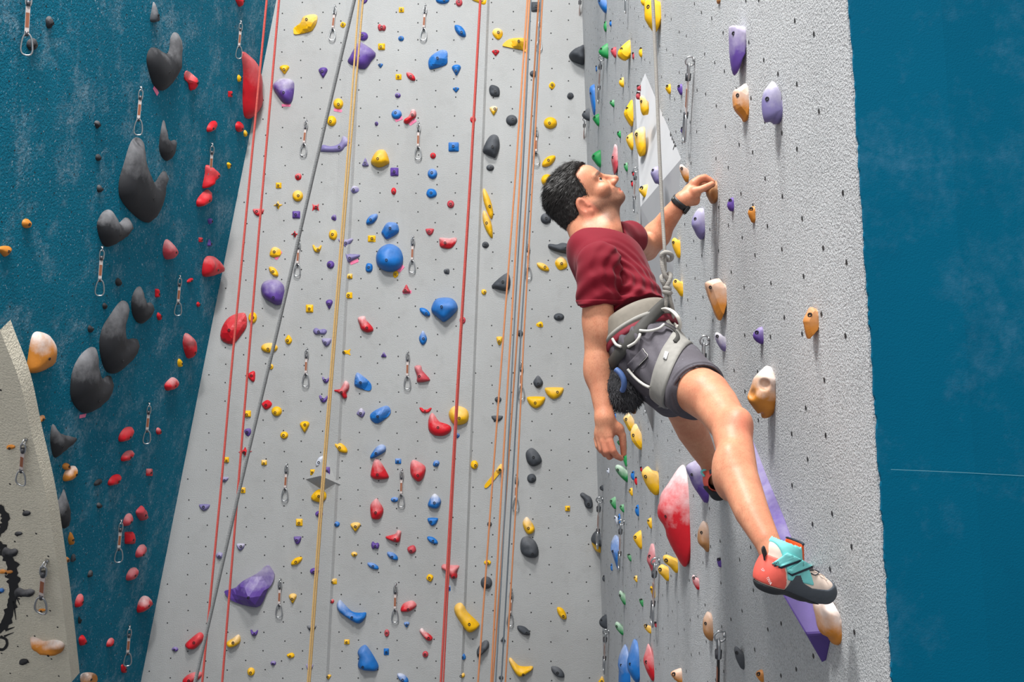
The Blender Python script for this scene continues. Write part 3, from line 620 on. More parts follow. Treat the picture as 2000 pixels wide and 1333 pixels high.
small('O', 'r', 'Be 325 100 352 165;Be 225 175 255 240;Gk 255 395 340 470;Gw 300 490 340 600;Gk 240 580 347 720 chalk=.7;We 175 605 203 650;De 122 735 157 780;Re 432 580 457 640;Be 360 625 397 700;Re 388 665 418 738;Yw 345 757 385 825;Gw 200 830 255 925;Gw 275 883 318 950;Be 393 883 433 975;Wk 235 970 270 1050;Be 262 945 290 1040;Yw 485 987 533 1075;Yw 380 1090 455 1230;Kk 720 250 762 355')
big('P', 'r', 'B', 'long blue shard hold on the lower right wall', '290,25 325,70 334,200 328,345 300,310 260,200 240,130', facet=True, chalk=.5)
big('P', 'r', 'K', 'faded red spearhead hold left of two yellow holds', '560,250 580,170 615,100 648,160 648,330 625,378 590,310', chalk=.5)
big('P', 'r', 'Y', 'upper of two yellow rounded holds tucked by the red claw tip', '705,225 740,200 830,240 852,270 848,350 820,362 770,310 715,270', chalk=.15)
big('P', 'r', 'Y', 'lower of two yellow rounded holds over a quickdraw', '660,320 700,285 760,320 773,400 750,437 700,390 670,360', chalk=.2)
big('P', 'r', 'O', 'lower brown ear hold above the nearest quickdraw', '1060,790 1085,740 1125,705 1158,790 1170,890 1162,970 1110,950 1065,890', chalk=.4)
big('P', 'r', 'B', 'left of the twin large blue fin holds at the bottom', '305,1150 340,1050 385,995 402,1050 407,1100 405,1200 418,1333 420,1420 320,1400 310,1250', chalk=.4)
big('P', 'r', 'B', 'right of the twin large blue fin holds at the bottom', '385,1180 410,1080 465,948 502,1060 511,1200 504,1300 470,1340 410,1260', chalk=.2)
big('P', 'r', 'R', 'red blade hold beside the twin blue fins', '530,1130 560,1050 590,990 622,1080 638,1200 638,1330 600,1300 545,1200', chalk=.5)
small('P', 'r', 'Be 238 270 265 348;De 165 378 195 440;Gk 385 192 435 270;Rk 962 380 1045 530 chalk=.8;Yw 443 385 488 450;Yk 590 478 648 600;Gk 313 517 383 663 chalk=.6;Gk 493 590 543 675;Gk 278 795 363 928 chalk=.6;Yk 533 815 613 912;Kk 625 795 662 868;Pk 1183 228 1243 348;Tw 773 1215 888 1350 chalk=.7;De 138 735 215 858')
small('Q', 'r', 'Dk 295 1050 397 1255;Tw 465 1235 545 1340')
big('Q', 'r', 'T', 'chalk-white tan foothold under the right shoe', '910,740 925,700 1000,690 1060,665 1080,690 1115,790 1160,900 1160,970 1120,1050 1060,990 980,950 930,830', chalk=1.0, depth=.05, bolt=False)
# ------------------------------------------------------------------ volumes
def record(o, wall, c, size, label, col='P'):
    HOLDS.append(dict(o=o, wall=wall, c=np.array(c, float), size=size, col=col, shape=None, label=label))
# long purple fin: contact line on the wall, outer ridge, far contact line
cn = [(1455, 800), (1468, 850), (1500, 935), (1532, 1012), (1557, 1080), (1602, 1172), (1626, 1236), (1618, 1272)]
ou = [(1440, 812), (1436, 900), (1432, 965), (1452, 1028), (1486, 1092), (1530, 1168), (1572, 1240), (1604, 1297)]
V = []; F = []
for i, ((cx, cy), (ox, oy)) in enumerate(zip(cn, ou)):
    c = right.hit(cx, cy); d = c[1] + (0.10 if i not in (0, 7) else 0.02)
    V += [c - right.n * 0.004, np.array(P(ox, oy, c[1] + 0.03)), np.array([XR(c[2] - CAMZ - 0.03, d) + 0.004, d, c[2] - 0.03])]
for i in range(7):
    a = i * 3
    for k in range(3): F.append((a + k, a + (k + 1) % 3, a + 3 + (k + 1) % 3, a + 3 + k))
F += [(0, 1, 2), (21, 23, 22)]
V = np.array(V); og = V.mean(0); me = mesh('climbing_volume', V - og, F, False); fix_normals(me)
o = new_obj('climbing_volume', me, hold_mat('volume_muted_purple', s2l(84, 64, 134)), None, og); o['chalk'] = 0.3
bv = o.modifiers.new('soft', 'BEVEL'); bv.width = 0.006; bv.segments = 2
record(o, 'r', (1540, 1070), 460, 'long purple fin volume running down behind the right leg')

# white faceted volume on the right wall
def rh(x, y): return right.hit(x, y, -0.004)
A, B_, C_, T_, F_ = rh(1262, 138), rh(1334, 306), rh(1318, 532), rh(1276, 847), rh(1248, 420)
O1 = np.array(P(1251, 404, 4.75)); O2 = np.array(P(1241, 190, 5.25)); O3 = np.array(P(1251, 770, 5.15))
F2_ = rh(1247, 200)
V = np.array([A, B_, C_, T_, F_, O1, O2, O3, F2_]); og = V.mean(0)
F = [(0, 1, 5), (0, 5, 6), (1, 2, 5), (2, 3, 5), (3, 7, 5), (7, 4, 5), (3, 4, 7), (6, 5, 4), (6, 4, 8), (0, 6, 8), (0, 8, 4, 3, 2, 1)]
M_vol = grit_wall('white_volume_paint', s2l(188, 188, 190), s2l(168, 169, 171), s2l(198, 198, 200), 260, 0.001, 0.3, 0.35, 0.2)
me = mesh('climbing_volume', V - og, F, False); fix_normals(me)
vol_white = new_obj('climbing_volume', me, M_vol, None, og)
record(vol_white, 'r', (1280, 400), 700, 'white faceted volume on the right wall behind the climber', 'W')
# grey pyramid volume on the back wall
def bh(x, y): return back.hit(x, y, -0.004)
V = np.array([bh(634, 882), bh(596, 937), bh(667, 948), bh(633, 960), back.hit(626, 930, 0.13)]); og = V.mean(0)
me = mesh('climbing_volume', V - og, [(0, 1, 4), (0, 4, 2), (1, 3, 4), (4, 3, 2), (0, 2, 3, 1)], False); fix_normals(me)
o = new_obj('climbing_volume', me, M_back, None, og)
record(o, 'b', (632, 922), 75, 'grey pyramid volume behind the tan rope', 'D')
small('H', 'b', 'Pq 915 1068 958 1125 off=.05;Yq 807 1087 843 1132 off=.03;Wl 850 985 910 1065 off=.02;Yp 817 1240 930 1340 off=.01')

# handwriting on the white volume
M_ink = plain('black_marker_ink', (0.02, 0.02, 0.022), 0.6)
def text_on(parent, body, origin, xdir, ydir, size, m, name, raise_=0.0015):
    cu = bpy.data.curves.new(name, 'FONT'); cu.body = body; cu.size = 1.0; cu.extrude = 0.0; cu.resolution_u = 3
    tmp = bpy.data.objects.new('tmp_text', cu); COL.objects.link(tmp)
    dg = bpy.context.evaluated_depsgraph_get(); me = bpy.data.meshes.new_from_object(tmp.evaluated_get(dg))
    bpy.data.objects.remove(tmp); me.name = name
    xd = Vector(xdir).normalized(); yd = Vector(ydir); yd = (yd - xd * yd.dot(xd)).normalized(); zd = xd.cross(yd)
    mtx = Matrix((xd, yd, zd)).transposed() * size
    og = Vector(origin)
    for v in me.vertices: v.co = (mtx @ v.co) + zd * raise_
    me.materials.clear(); me.materials.append(m)
    o = new_obj(name, me, None, parent)
    o.location = og - (parent.location if parent else Vector())
    return o
n_f = np.cross(B_ - A, O1 - A); n_f /= np.linalg.norm(n_f); n_f = n_f if n_f[0] < 0 else -n_f
fp = Plane(A, n_f)
t0, t1, t2 = fp.hit(1308, 262), fp.hit(1323, 296), fp.hit(1318, 259)
text_on(vol_white, '8cop', t0, t1 - t0, t2 - t0, 0.085, M_ink, 'handwriting')

# ------------------------------------------------------------------ tape markers
M_tape = plain('pink_tape', s2l(240, 120, 160), 0.6)
TAPES = []
def tape(wall, cx, cy, w, h, ang, label):
    plane = {'b': back, 'l': left, 'r': right}[wall]; c = plane.hit(cx, cy); sc = FOC / c[1]
    a = math.radians(ang); ux = plane.u * math.cos(a) + plane.v * math.sin(a); vx = -plane.u * math.sin(a) + plane.v * math.cos(a)
    hw, hh = w / sc / 2, h / sc / 2; V = []
    if wall == 'l': hw *= 1.6
    for z in (0.0006, 0.003):
        for i, j in ((-1, -1), (1, -1), (1, 1), (-1, 1)): V.append(ux * hw * i * (1 + 0.06 * j) + vx * hh * j + plane.n * z)
    o = new_obj('tape_strip', mesh('tape_strip', V, [(3, 2, 1, 0), (4, 5, 6, 7), (0, 1, 5, 4), (1, 2, 6, 5), (2, 3, 7, 6), (3, 0, 4, 7)], False), M_tape, None, c)
    tag(o, label, 'tape', 'pink route tape strips')
for a in [('l', 304, 177, 14, 9, -25, 'pink tape strip under the top black hook on the blue wall'),
          ('l', 161, 813, 14, 7, 3, 'pink tape strip under the lowest big black crescent hold'),
          ('b', 559, 206, 17, 5, 0, 'pink tape strip under the chalky purple heart-shaped hold'),
          ('b', 660, 216, 16, 5, -10, 'pink tape strip under the upper yellow round hold by the grey rope'),
          ('b', 779, 233, 15, 6, 22, 'pink tape strip under a blue rounded hold'),
          ('b', 806, 239, 16, 6, 35, 'pink tape strip under the chalk-streaked red bent hold'),
          ('b', 544, 499, 19, 6, 55, 'pink tape strip slanting beside a chunky yellow hold'),
          ('b', 692, 512, 17, 6, 22, 'pink tape strip under the purple boomerang hold'),
          ('b', 783, 525, 15, 7, 50, 'pink tape strip at the lower right of the big blue ball'),
          ('b', 795, 571, 17, 6, 3, 'pink tape strip under the small faded red triangular hold')]: tape(*a)

# ------------------------------------------------------------------ black painted mural on the beige wall
M_mural = plain('black_mural_paint', (0.012, 0.012, 0.013), 0.6)
def ribbon(pts, wid, n=26, spikes=0):
    c = spline(pts, n); w = np.interp(np.linspace(0, 1, n), np.linspace(0, 1, len(wid)), wid); V = []; F = []
    for i in range(n):
        t = c[min(i + 1, n - 1)] - c[max(i - 1, 0)]; t /= np.linalg.norm(t); nn = np.array([-t[1], t[0]])
        for s in (-1, 1):
            j = random.uniform(0.8, 1.2) + (random.choice([0, 0, 0.7]) if spikes else 0)
            V.append(corner.hit(*(c[i] + nn * s * w[i] / 2 * j), 0.003))
    for i in range(n - 1): F.append((2 * i, 2 * i + 1, 2 * i + 3, 2 * i + 2))
    return V, F
V = []; F = []
for pts, wid, n, sp in [([(-25, 985), (0, 995), (10, 1012), (8, 1030), (-6, 1042), (-30, 1048)], [8, 10, 11, 12, 12, 8], 24, 1),
                        ([(-30, 1050), (0, 1066), (16, 1090), (24, 1118), (26, 1150), (22, 1185), (8, 1220), (-20, 1245)], [8, 13, 17, 19, 16, 15, 14, 10], 46, 1),
                        ([(0, 1245), (12, 1250), (13, 1262), (4, 1270), (-8, 1268)], [6, 5, 5, 6, 6], 16, 0),
                        ([(30, 1160), (38, 1182)], [4, 1], 4, 0), ([(26, 1175), (31, 1212)], [4, 1], 4, 0),
                        ([(10, 1232), (28, 1226)], [5, 1], 4, 0), ([(8, 1244), (27, 1236)], [4, 1], 4, 0)]:
    v, f = ribbon(pts, wid, n, sp); b = len(V); V += v; F += [tuple(i + b for i in q) for q in f]
og = np.mean(V, 0); o = new_obj('wall_mural', mesh('wall_mural', np.array(V) - og, F, False), M_mural, None, og)
tag(o, 'black brush-painted curling mural on the beige wall at far left', 'mural')
# black marks on the small back-left corner line are left as paint wear

# ------------------------------------------------------------------ quickdraws
M_steel = plain('bright_steel', (0.62, 0.63, 0.64), 0.28, 1.0)
M_dsteel = plain('dark_steel', (0.10, 0.10, 0.11), 0.4, 0.6)
M_sling = plain('pale_webbing', s2l(205, 192, 188), 0.8)
M_slingb = plain('black_webbing', s2l(38, 36, 38), 0.8)
M_print = plain('orange_brown_woven_label', s2l(150, 92, 66), 0.8)
def loop_pts(w, h, n=18, sk_=0.0):
    """rounded D ring standing in the x-z plane, top at z=0"""
    pts = []
    for k in range(n):
        a = 2 * math.pi * k / n
        x = math.copysign(abs(math.cos(a)) ** 0.8, math.cos(a)) * w / 2; z = math.copysign(abs(math.sin(a)) ** 0.7, math.sin(a)) * h / 2
        pts.append((x * (1 + sk_ * z / h), 0, z - h / 2))
    return pts
def qd_meshes(black=False):
    parts = []
    # wall hanger plate with eye
    vs, fs = tube_verts([(0.0, 0.016 + 0.017 * math.cos(a), -0.006 + 0.017 * math.sin(a)) for a in np.linspace(0, 2 * math.pi, 10, endpoint=False)], 0.0035, 6, True)
    v2, f2 = tube_verts([(0, 0, 0), (0, 0.008, 0)], [0.010, 0.008], 8)
    parts.append(('hanger', vs + v2, fs + [tuple(i + len(vs) for i in f) for f in f2], M_steel, None))
    vs, fs = tube_verts([(x, 0.02 + y, z - 0.014) for x, y, z in loop_pts(0.026, 0.062)], 0.0042, 7, True)
    parts.append(('top_link', vs, fs, M_steel, None))
    vs, fs = tube_verts([(0, 0.02, -0.05), (0, 0.02, -0.075)], [0.011, 0.010], 8); parts.append(('rubber_keeper', vs, fs, M_dsteel, None))
    def strap(z0, z1, w, t, y=0.02):
        V = []
        for z in (z0, z1):
            for x, yy in ((-w, -t), (w, -t), (w, t), (-w, t)): V.append((x, y + yy, z))
        return V, [(0, 1, 2, 3), (7, 6, 5, 4), (0, 4, 5, 1), (1, 5, 6, 2), (2, 6, 7, 3), (3, 7, 4, 0)]
    v, f = strap(-0.072, -0.205, 0.0098, 0.0024); parts.append(('sling', v, f, M_slingb if black else M_sling, None))
    v, f = strap(-0.105, -0.172, 0.0078, 0.0034); parts.append(('woven_label', v, f, M_print, 'sling'))
    v, f = tube_verts([(0, 0.02, -0.19), (0, 0.02, -0.213)], [0.0095, 0.0085], 8); parts.append(('rubber_band', v, f, M_dsteel, None))
    vs, fs = tube_verts([(x - 0.003, 0.022 + y, z - 0.20) for x, y, z in loop_pts(0.048, 0.10, 20, -0.5)], 0.0046, 7, True)
    parts.append(('bottom_carabiner', vs, fs, M_steel, None))
    out = []
    for nm, vs, fs, m, par in parts:
        me = mesh(nm, vs, fs, nm not in ('sling', 'woven_label')); me.materials.append(m); out.append((nm, me, par))
    return out
QD = qd_meshes(); QDB = qd_meshes(True)
QDRAWS = []
def quickdraw(wall, tx, ty, bx, by, label=None, black=False, off=0.0):
    plane = {'b': back, 'l': left, 'r': right, 'c': corner_h}[wall]
    a = Vector(plane.hit(tx, ty, off)); b = Vector(plane.hit(bx, by, off))
    z = (a - b); L = z.length; z.normalize(); y = Vector(plane.n)
    if wall == 'l': y = y * 0.35 + Vector((0.2, -1, 0)); a = a + Vector(plane.n) * 0.025
    y = (y - z * y.dot(z)).normalized(); x = y.cross(z)
    r = new_obj('quickdraw', None, None, None, a)
    r.empty_display_size = 0.05
    s = L / 0.30
    r.matrix_world = Matrix.Translation(a) @ Matrix((x, y, z)).transposed().to_4x4() @ Matrix.Scale(s, 4)
    made = {}
    for nm, me, par in (QDB if black else QD):
        o = bpy.data.objects.new(nm, me); COL.objects.link(o); o.parent = made[par] if par else r; made[nm] = o
    QDRAWS.append(dict(o=r, wall=wall, c=np.array([(tx + bx) / 2, (ty + by) / 2]), label=label))
for w in [('l', 48, -22, 41, 106), ('l', 268, 170, 260, 262), ('l', 464, 41, 458, 113), ('l', 408, 280, 403, 358), ('l', 192, 482, 185, 575),
          ('l', 345, 538, 339, 614), ('l', 285, 787, 278, 864), ('l', 230, 1015, 223, 1095), ('l', 247, 1222, 241, 1297),
          ('c', 51, 858, 44, 942), ('c', 92, 1095, 84, 1190),
          ('b', 655, 13, 648, 80), ('b', 599, 236, 592, 305), ('b', 831, 11, 826, 80), ('b', 818, 241, 816, 312), ('b', 585, 470, 580, 540),
          ('b', 807, 463, 804, 533), ('b', 600, 682, 597, 755), ('b', 561, 907, 556, 978), ('b', 797, 688, 795, 760), ('b', 785, 918, 783, 990),
          ('b', 548, 1132, 545, 1205), ('b', 773, 1141, 771, 1215), ('b', 1047, 250, 1046, 323), ('b', 1031, 476, 1031, 545),
          ('b', 1018, 708, 1017, 780), ('b', 1009, 928, 1006, 997), ('b', 999, 1152, 995, 1222), ('b', 1054, 40, 1052, 100),
          ('r', 1139, -12, 1136, 66), ('r', 1180, 112, 1175, 200), ('r', 1147, 232, 1144, 296), ('r', 1229, -60, 1227, 26),
          ('r', 1178, 975, 1175, 1068), ('r', 1220, 1019, 1217, 1112), ('r', 1190, 1233, 1187, 1312), ('r', 1289, 1095, 1284, 1220)]:
    quickdraw(*w)
quickdraw('r', 1357, 116, 1347, 276, 'largest quickdraw in view, high on the right wall above the hand')
quickdraw('r', 1417, 1240, 1414, 1420, 'nearest black quickdraw cut off by the bottom edge', True)
quickdraw('r', 1386, 662, 1384, 830, 'black quickdraw half hidden behind the raised thigh', True)
quickdraw('r', 1247, 330, 1244, 414, 'quickdraw hanging beside the chin under the white volume', False, 0.03)
quickdraw('r', 1270, 740, 1266, 805, 'quickdraw peeping out below the shorts beside the white volume tip')

# ------------------------------------------------------------------ ropes
def rope_mat(name, col, col2):
    m, nt, bs = mat(name); bs.inputs['Roughness'].default_value = 0.85
    tc = nt.nodes.new('ShaderNodeTexCoord'); w = nt.nodes.new('ShaderNodeTexWave'); w.inputs['Scale'].default_value = 110; w.inputs['Distortion'].default_value = 6
    w.bands_direction = 'Z'
    nt.links.new(tc.outputs['Object'], w.inputs['Vector'])
    nt.links.new(mixc(nt, w.outputs['Color'], col, col2), bs.inputs['Base Color']); bump(nt, bs, w.outputs['Fac'], 0.4, 0.002)
    return m
MR = {'red': rope_mat('red_rope', s2l(205, 88, 78), s2l(158, 58, 54)), 'grey': rope_mat('grey_rope', s2l(150, 152, 152), s2l(92, 94, 96)),
      'tan': rope_mat('tan_rope', s2l(206, 172, 112), s2l(172, 138, 88)), 'orange': rope_mat('orange_rope', s2l(222, 152, 104), s2l(176, 108, 72)),
      'slate': rope_mat('slate_rope', s2l(128, 138, 146), s2l(92, 100, 108)), 'pale': rope_mat('pale_grey_rope', s2l(168, 164, 158), s2l(136, 132, 126))}
def rope(kind, px, d, wpx, label):
    px = [np.array(p, float) for p in px]; s = px[0] - px[1]; top = px[0] + s / abs(s[1]) * 1500 * 4.4 / d
    e = px[-1] - px[-2]; zf = 666.5 + (CAMZ - 0.02) / d * FOC; end = px[-1] + e / e[1] * (zf - px[-1][1])
    pts = [P(*top, d)] + [P(p[0], p[1], d) for p in px] + [P(*end, d)]
    dense = []
    for a, b in zip(pts, pts[1:]):
        for t in np.linspace(0, 1, 8, endpoint=False): dense.append(a.lerp(b, t))
    dense.append(pts[-1])
    o = tube('climbing_rope', dense, wpx / 2 / FOC * d, MR[kind], None, 8)
    tag(o, label, 'rope')
rope('red', [(521, 0), (455, 690), (431, 960), (395, 1333)], 4.4, 4.6, 'thin red rope hanging furthest left along the blue wall edge')
rope('red', [(545, 0), (506, 450), (464, 966), (434, 1333)], 4.3, 4.6, 'thin red rope hanging second from the left')
rope('grey', [(692, 0), (612, 340), (543, 640), (467, 960), (381, 1333)], 3.2, 7.0, 'thick grey rope slanting across the left of the grey wall')
rope('tan', [(701, 0), (676, 340), (651, 660), (626, 980), (601, 1333)], 4.5, 3.8, 'left strand of the tan rope pair')
rope('tan', [(709, 0), (680.5, 340), (655, 660), (630, 980), (605, 1333)], 4.55, 3.8, 'right strand of the tan rope pair')
rope('red', [(938, 0), (919.5, 330), (899.5, 650), (881, 970), (861, 1333)], 4.4, 4.8, 'single red rope down the middle of the grey wall')
rope('red', [(939, 0), (921, 330), (901.5, 650), (884, 970), (866, 1333)], 4.5, 3.2, 'second strand almost hidden behind the single red rope')
rope('orange', [(1030, 0), (1007, 340), (983, 660), (959, 980), (933.6, 1333)], 6.2, 3.6, 'leftmost orange rope of the bundle beside the climber')
rope('orange', [(1034, 0), (1016, 340), (997, 660), (978, 980), (959, 1333)], 6.1, 3.8, 'second orange rope from the left in the bundle')
rope('slate', [(1037, 0), (1021, 340), (1003, 660), (987, 980), (968, 1333)], 6.3, 3.0, 'left slate grey rope of the orange bundle')
rope('orange', [(1052, 0), (1031, 340), (1010, 660), (987.5, 980), (962.5, 1333)], 6.4, 3.4, 'third orange rope from the left in the bundle')
rope('slate', [(1056, 0), (1037, 340), (1017, 660), (999, 980), (979, 1333)], 6.5, 3.0, 'right slate grey rope of the orange bundle')
rope('orange', [(1059.5, 0), (1041, 340), (1023, 660), (1008, 980), (987, 1333)], 6.4, 3.2, 'rightmost orange rope of the bundle next to the head')

# long scratch in the paint of the blue front face
pf = Plane((XR(0, DN(0)) + 0.2, DN(0) - 0.006, CAMZ), (0.0906, -1, 0.0888))
V = []
for x, y in ((1740, 917.5), (1870, 923), (2000, 930)):
    for o_ in (-0.6, 0.6): V.append(pf.hit(x, y + o_, 0.004))
og = np.mean(V, 0); sc_o = new_obj('scratch', mesh('scratch', np.array(V) - og, [(0, 1, 3, 2), (2, 3, 5, 4)], False), plain('pale_paint_scratch', s2l(90, 150, 170), .8), wall_prow); sc_o.location = og
# ------------------------------------------------------------------ the climber: signed-distance modelling + surface nets
def PA(px, py, d): return np.array(P(px, py, d))
def rcone(a, b, r1, r2):
    a = np.asarray(a, float); b = np.asarray(b, float)
    def f(p):
        ba = b - a; h = np.clip(((p - a) @ ba) / max(ba @ ba, 1e-12), 0, 1)
        return np.linalg.norm(p - a - h[..., None] * ba, axis=-1) - (r1 + (r2 - r1) * h)
    return f
def chain(pts, rs):
    fs = [rcone(a, b, r, s) for a, b, r, s in zip(pts, pts[1:], rs, rs[1:])]
    return lambda p: np.minimum.reduce([f(p) for f in fs])
def ell(c, R, r):
    """R rows are the local axes"""
    c = np.asarray(c, float); R = np.asarray(R, float); r = np.asarray(r, float)
    def f(p):
        q = (p - c) @ R.T; k0 = np.linalg.norm(q / r, axis=-1); k1 = np.linalg.norm(q / (r * r), axis=-1)
        return k0 * (k0 - 1) / np.maximum(k1, 1e-9)
    return f
def smin(a, b, k):
    h = np.clip(0.5 + 0.5 * (b - a) / k, 0, 1); return b + (a - b) * h - k * h * (1 - h)
def smax(a, b, k): return -smin(-a, -b, k)
def union(k, *fs):
    def f(p):
        d = fs[0](p)
        for g in fs[1:]: d = smin(d, g(p), k)
        return d
    return f
def half(pt, n):
    pt = np.asarray(pt, float); n = np.asarray(n, float); n = n / np.linalg.norm(n)
    return lambda p: (p - pt) @ n                       # negative on the side away from n
def fnoise(p, sc, seed=0.0):
    """cheap smooth pseudo-noise made of rotated sines"""
    x, y, z = (p[..., i] * sc + seed * (1.7 + i) for i in range(3))
    return (np.sin(x + 1.7 * np.sin(y * 0.9 + 0.5 * z)) + np.sin(y * 1.1 + 1.3 * np.sin(z * 1.2 + x * 0.4)) + np.sin(z * 0.95 + 1.5 * np.sin(x * 1.05 + 0.6 * y))) / 3
def nets(f, lo, hi, h):
    """naive surface nets"""
    lo = np.asarray(lo, float); hi = np.asarray(hi, float)
    n = np.ceil((hi - lo) / h).astype(int) + 1
    ax = [lo[i] + np.arange(n[i]) * h for i in range(3)]
    c4 = 4; nc = (n + c4 - 2) // c4 + 1                 # coarse pass, then only a narrow band at full detail
    X, Y, Z = np.meshgrid(*[lo[i] + np.arange(nc[i]) * h * c4 for i in range(3)], indexing='ij')
    C = f(np.stack([X, Y, Z], -1)).astype(np.float32)
    near = np.abs(C) < h * c4 * 2.4
    up = lambda A: A.repeat(c4, 0).repeat(c4, 1).repeat(c4, 2)
    half_ = c4 // 2
    G = np.pad(up(C), ((0, c4),) * 3, mode='edge')[half_:, half_:, half_:][:n[0], :n[1], :n[2]].copy()
    M = np.pad(up(near), ((0, c4),) * 3, mode='edge')[half_:, half_:, half_:][:n[0], :n[1], :n[2]]
    w = np.argwhere(M)
    for i in range(0, len(w), 300000):
        ww = w[i:i + 300000]; G[tuple(ww.T)] = f(lo + ww * h)
    S = G < 0
    c = [(i, j, k) for i in (0, 1) for j in (0, 1) for k in (0, 1)]
    sl = lambda o: tuple(slice(o[d], n[d] - 1 + o[d]) for d in range(3))
    anyS = np.zeros(n - 1, bool); allS = np.ones(n - 1, bool)
    for o in c: anyS |= S[sl(o)]; allS &= S[sl(o)]
    act = np.argwhere(anyS & ~allS)
    idx = -np.ones(n - 1, np.int64); idx[tuple(act.T)] = np.arange(len(act))
    acc = np.zeros((len(act), 3)); cnt = np.zeros(len(act))
    for a in c:
        for d in range(3):
            if a[d]: continue
            b = list(a); b[d] = 1
            fa = G[tuple((act + a).T)]; fb = G[tuple((act + b).T)]
            m = (fa < 0) != (fb < 0); t = np.where(m, fa / np.where(m, fa - fb, 1), 0)
            pos = np.array(a, float)[None] + np.zeros((len(act), 3)); pos[:, d] += t
            acc[m] += pos[m]; cnt[m] += 1
    V = lo + (act + acc / cnt[:, None]) * h
    F = []
    for d in range(3):
        e, g = (d + 1) % 3, (d + 2) % 3
        s1 = [slice(None)] * 3; s2 = [slice(None)] * 3; s1[d] = slice(0, n[d] - 1); s2[d] = slice(1, n[d])
        A = S[tuple(s1)]; B = S[tuple(s2)]; ed = np.argwhere(A != B)
        ed = ed[(ed[:, e] > 0) & (ed[:, g] > 0) & (ed[:, e] < n[e] - 1) & (ed[:, g] < n[g] - 1)]
        sgn = A[tuple(ed.T)]
        q = []
        for oe, og in ((-1, -1), (0, -1), (0, 0), (-1, 0)):
            k = ed.copy(); k[:, e] += oe; k[:, g] += og; q.append(idx[tuple(k.T)])
        q = np.stack(q, 1); q[~sgn] = q[~sgn][:, ::-1]; F.append(q)
    F = np.concatenate(F); F = F[(F >= 0).all(1)]
    return V, F
def quad_mesh(name, V, F):
    me = bpy.data.meshes.new(name); V = np.asarray(V, np.float32); F = np.asarray(F, np.int32)
    me.vertices.add(len(V)); me.vertices.foreach_set('co', V.ravel())
    me.loops.add(len(F) * 4); me.loops.foreach_set('vertex_index', F.ravel())
    me.polygons.add(len(F)); me.polygons.foreach_set('loop_start', np.arange(len(F), dtype=np.int32) * 4)
    me.update(calc_edges=True); me.validate()
    me.polygons.foreach_set('use_smooth', [True] * len(me.polygons)); return me
def sdf_obj(name, f, lo, hi, h, m, parent, origin):
    V, F = nets(f, lo, hi, h); o = new_obj(name, quad_mesh(name, V - origin, F), m, parent)
    if parent is None: o.location = origin
    return o
def bbox(pts, pad):
    p = np.array(pts); return p.min(0) - pad, p.max(0) + pad
def nrm(v): v = np.asarray(v, float); return v / np.linalg.norm(v)

# ---- joints (pixels with depths read from limb sizes)
PELV = PA(1262, 692, 3.00); NECK = PA(1170, 462, 3.20)
SHR, ELR, WRR = PA(1169, 516, 2.985), PA(1169, 686, 2.96), PA(1181, 818, 2.90)
SHL, ELL, WRL = PA(1230, 464, 3.36), PA(1263, 487, 3.68), PA(1333, 391, 3.55)
HPR, KNR, ANR = PA(1288, 706, 2.92), PA(1427, 835, 2.52), PA(1511, 1084, 2.225)
HPL, KNL, ANL = PA(1264, 700, 3.10), PA(1328, 795, 3.36), PA(1389, 912, 3.60)
ORG = PELV.copy()
Tu = nrm(NECK - PELV); Tf = np.array([0.86, -0.26, 0.36]); Tf = nrm(Tf - Tu * (Tf @ Tu)); Tl = np.cross(Tu, Tf)
TR = np.array([Tf, Tl, Tu])

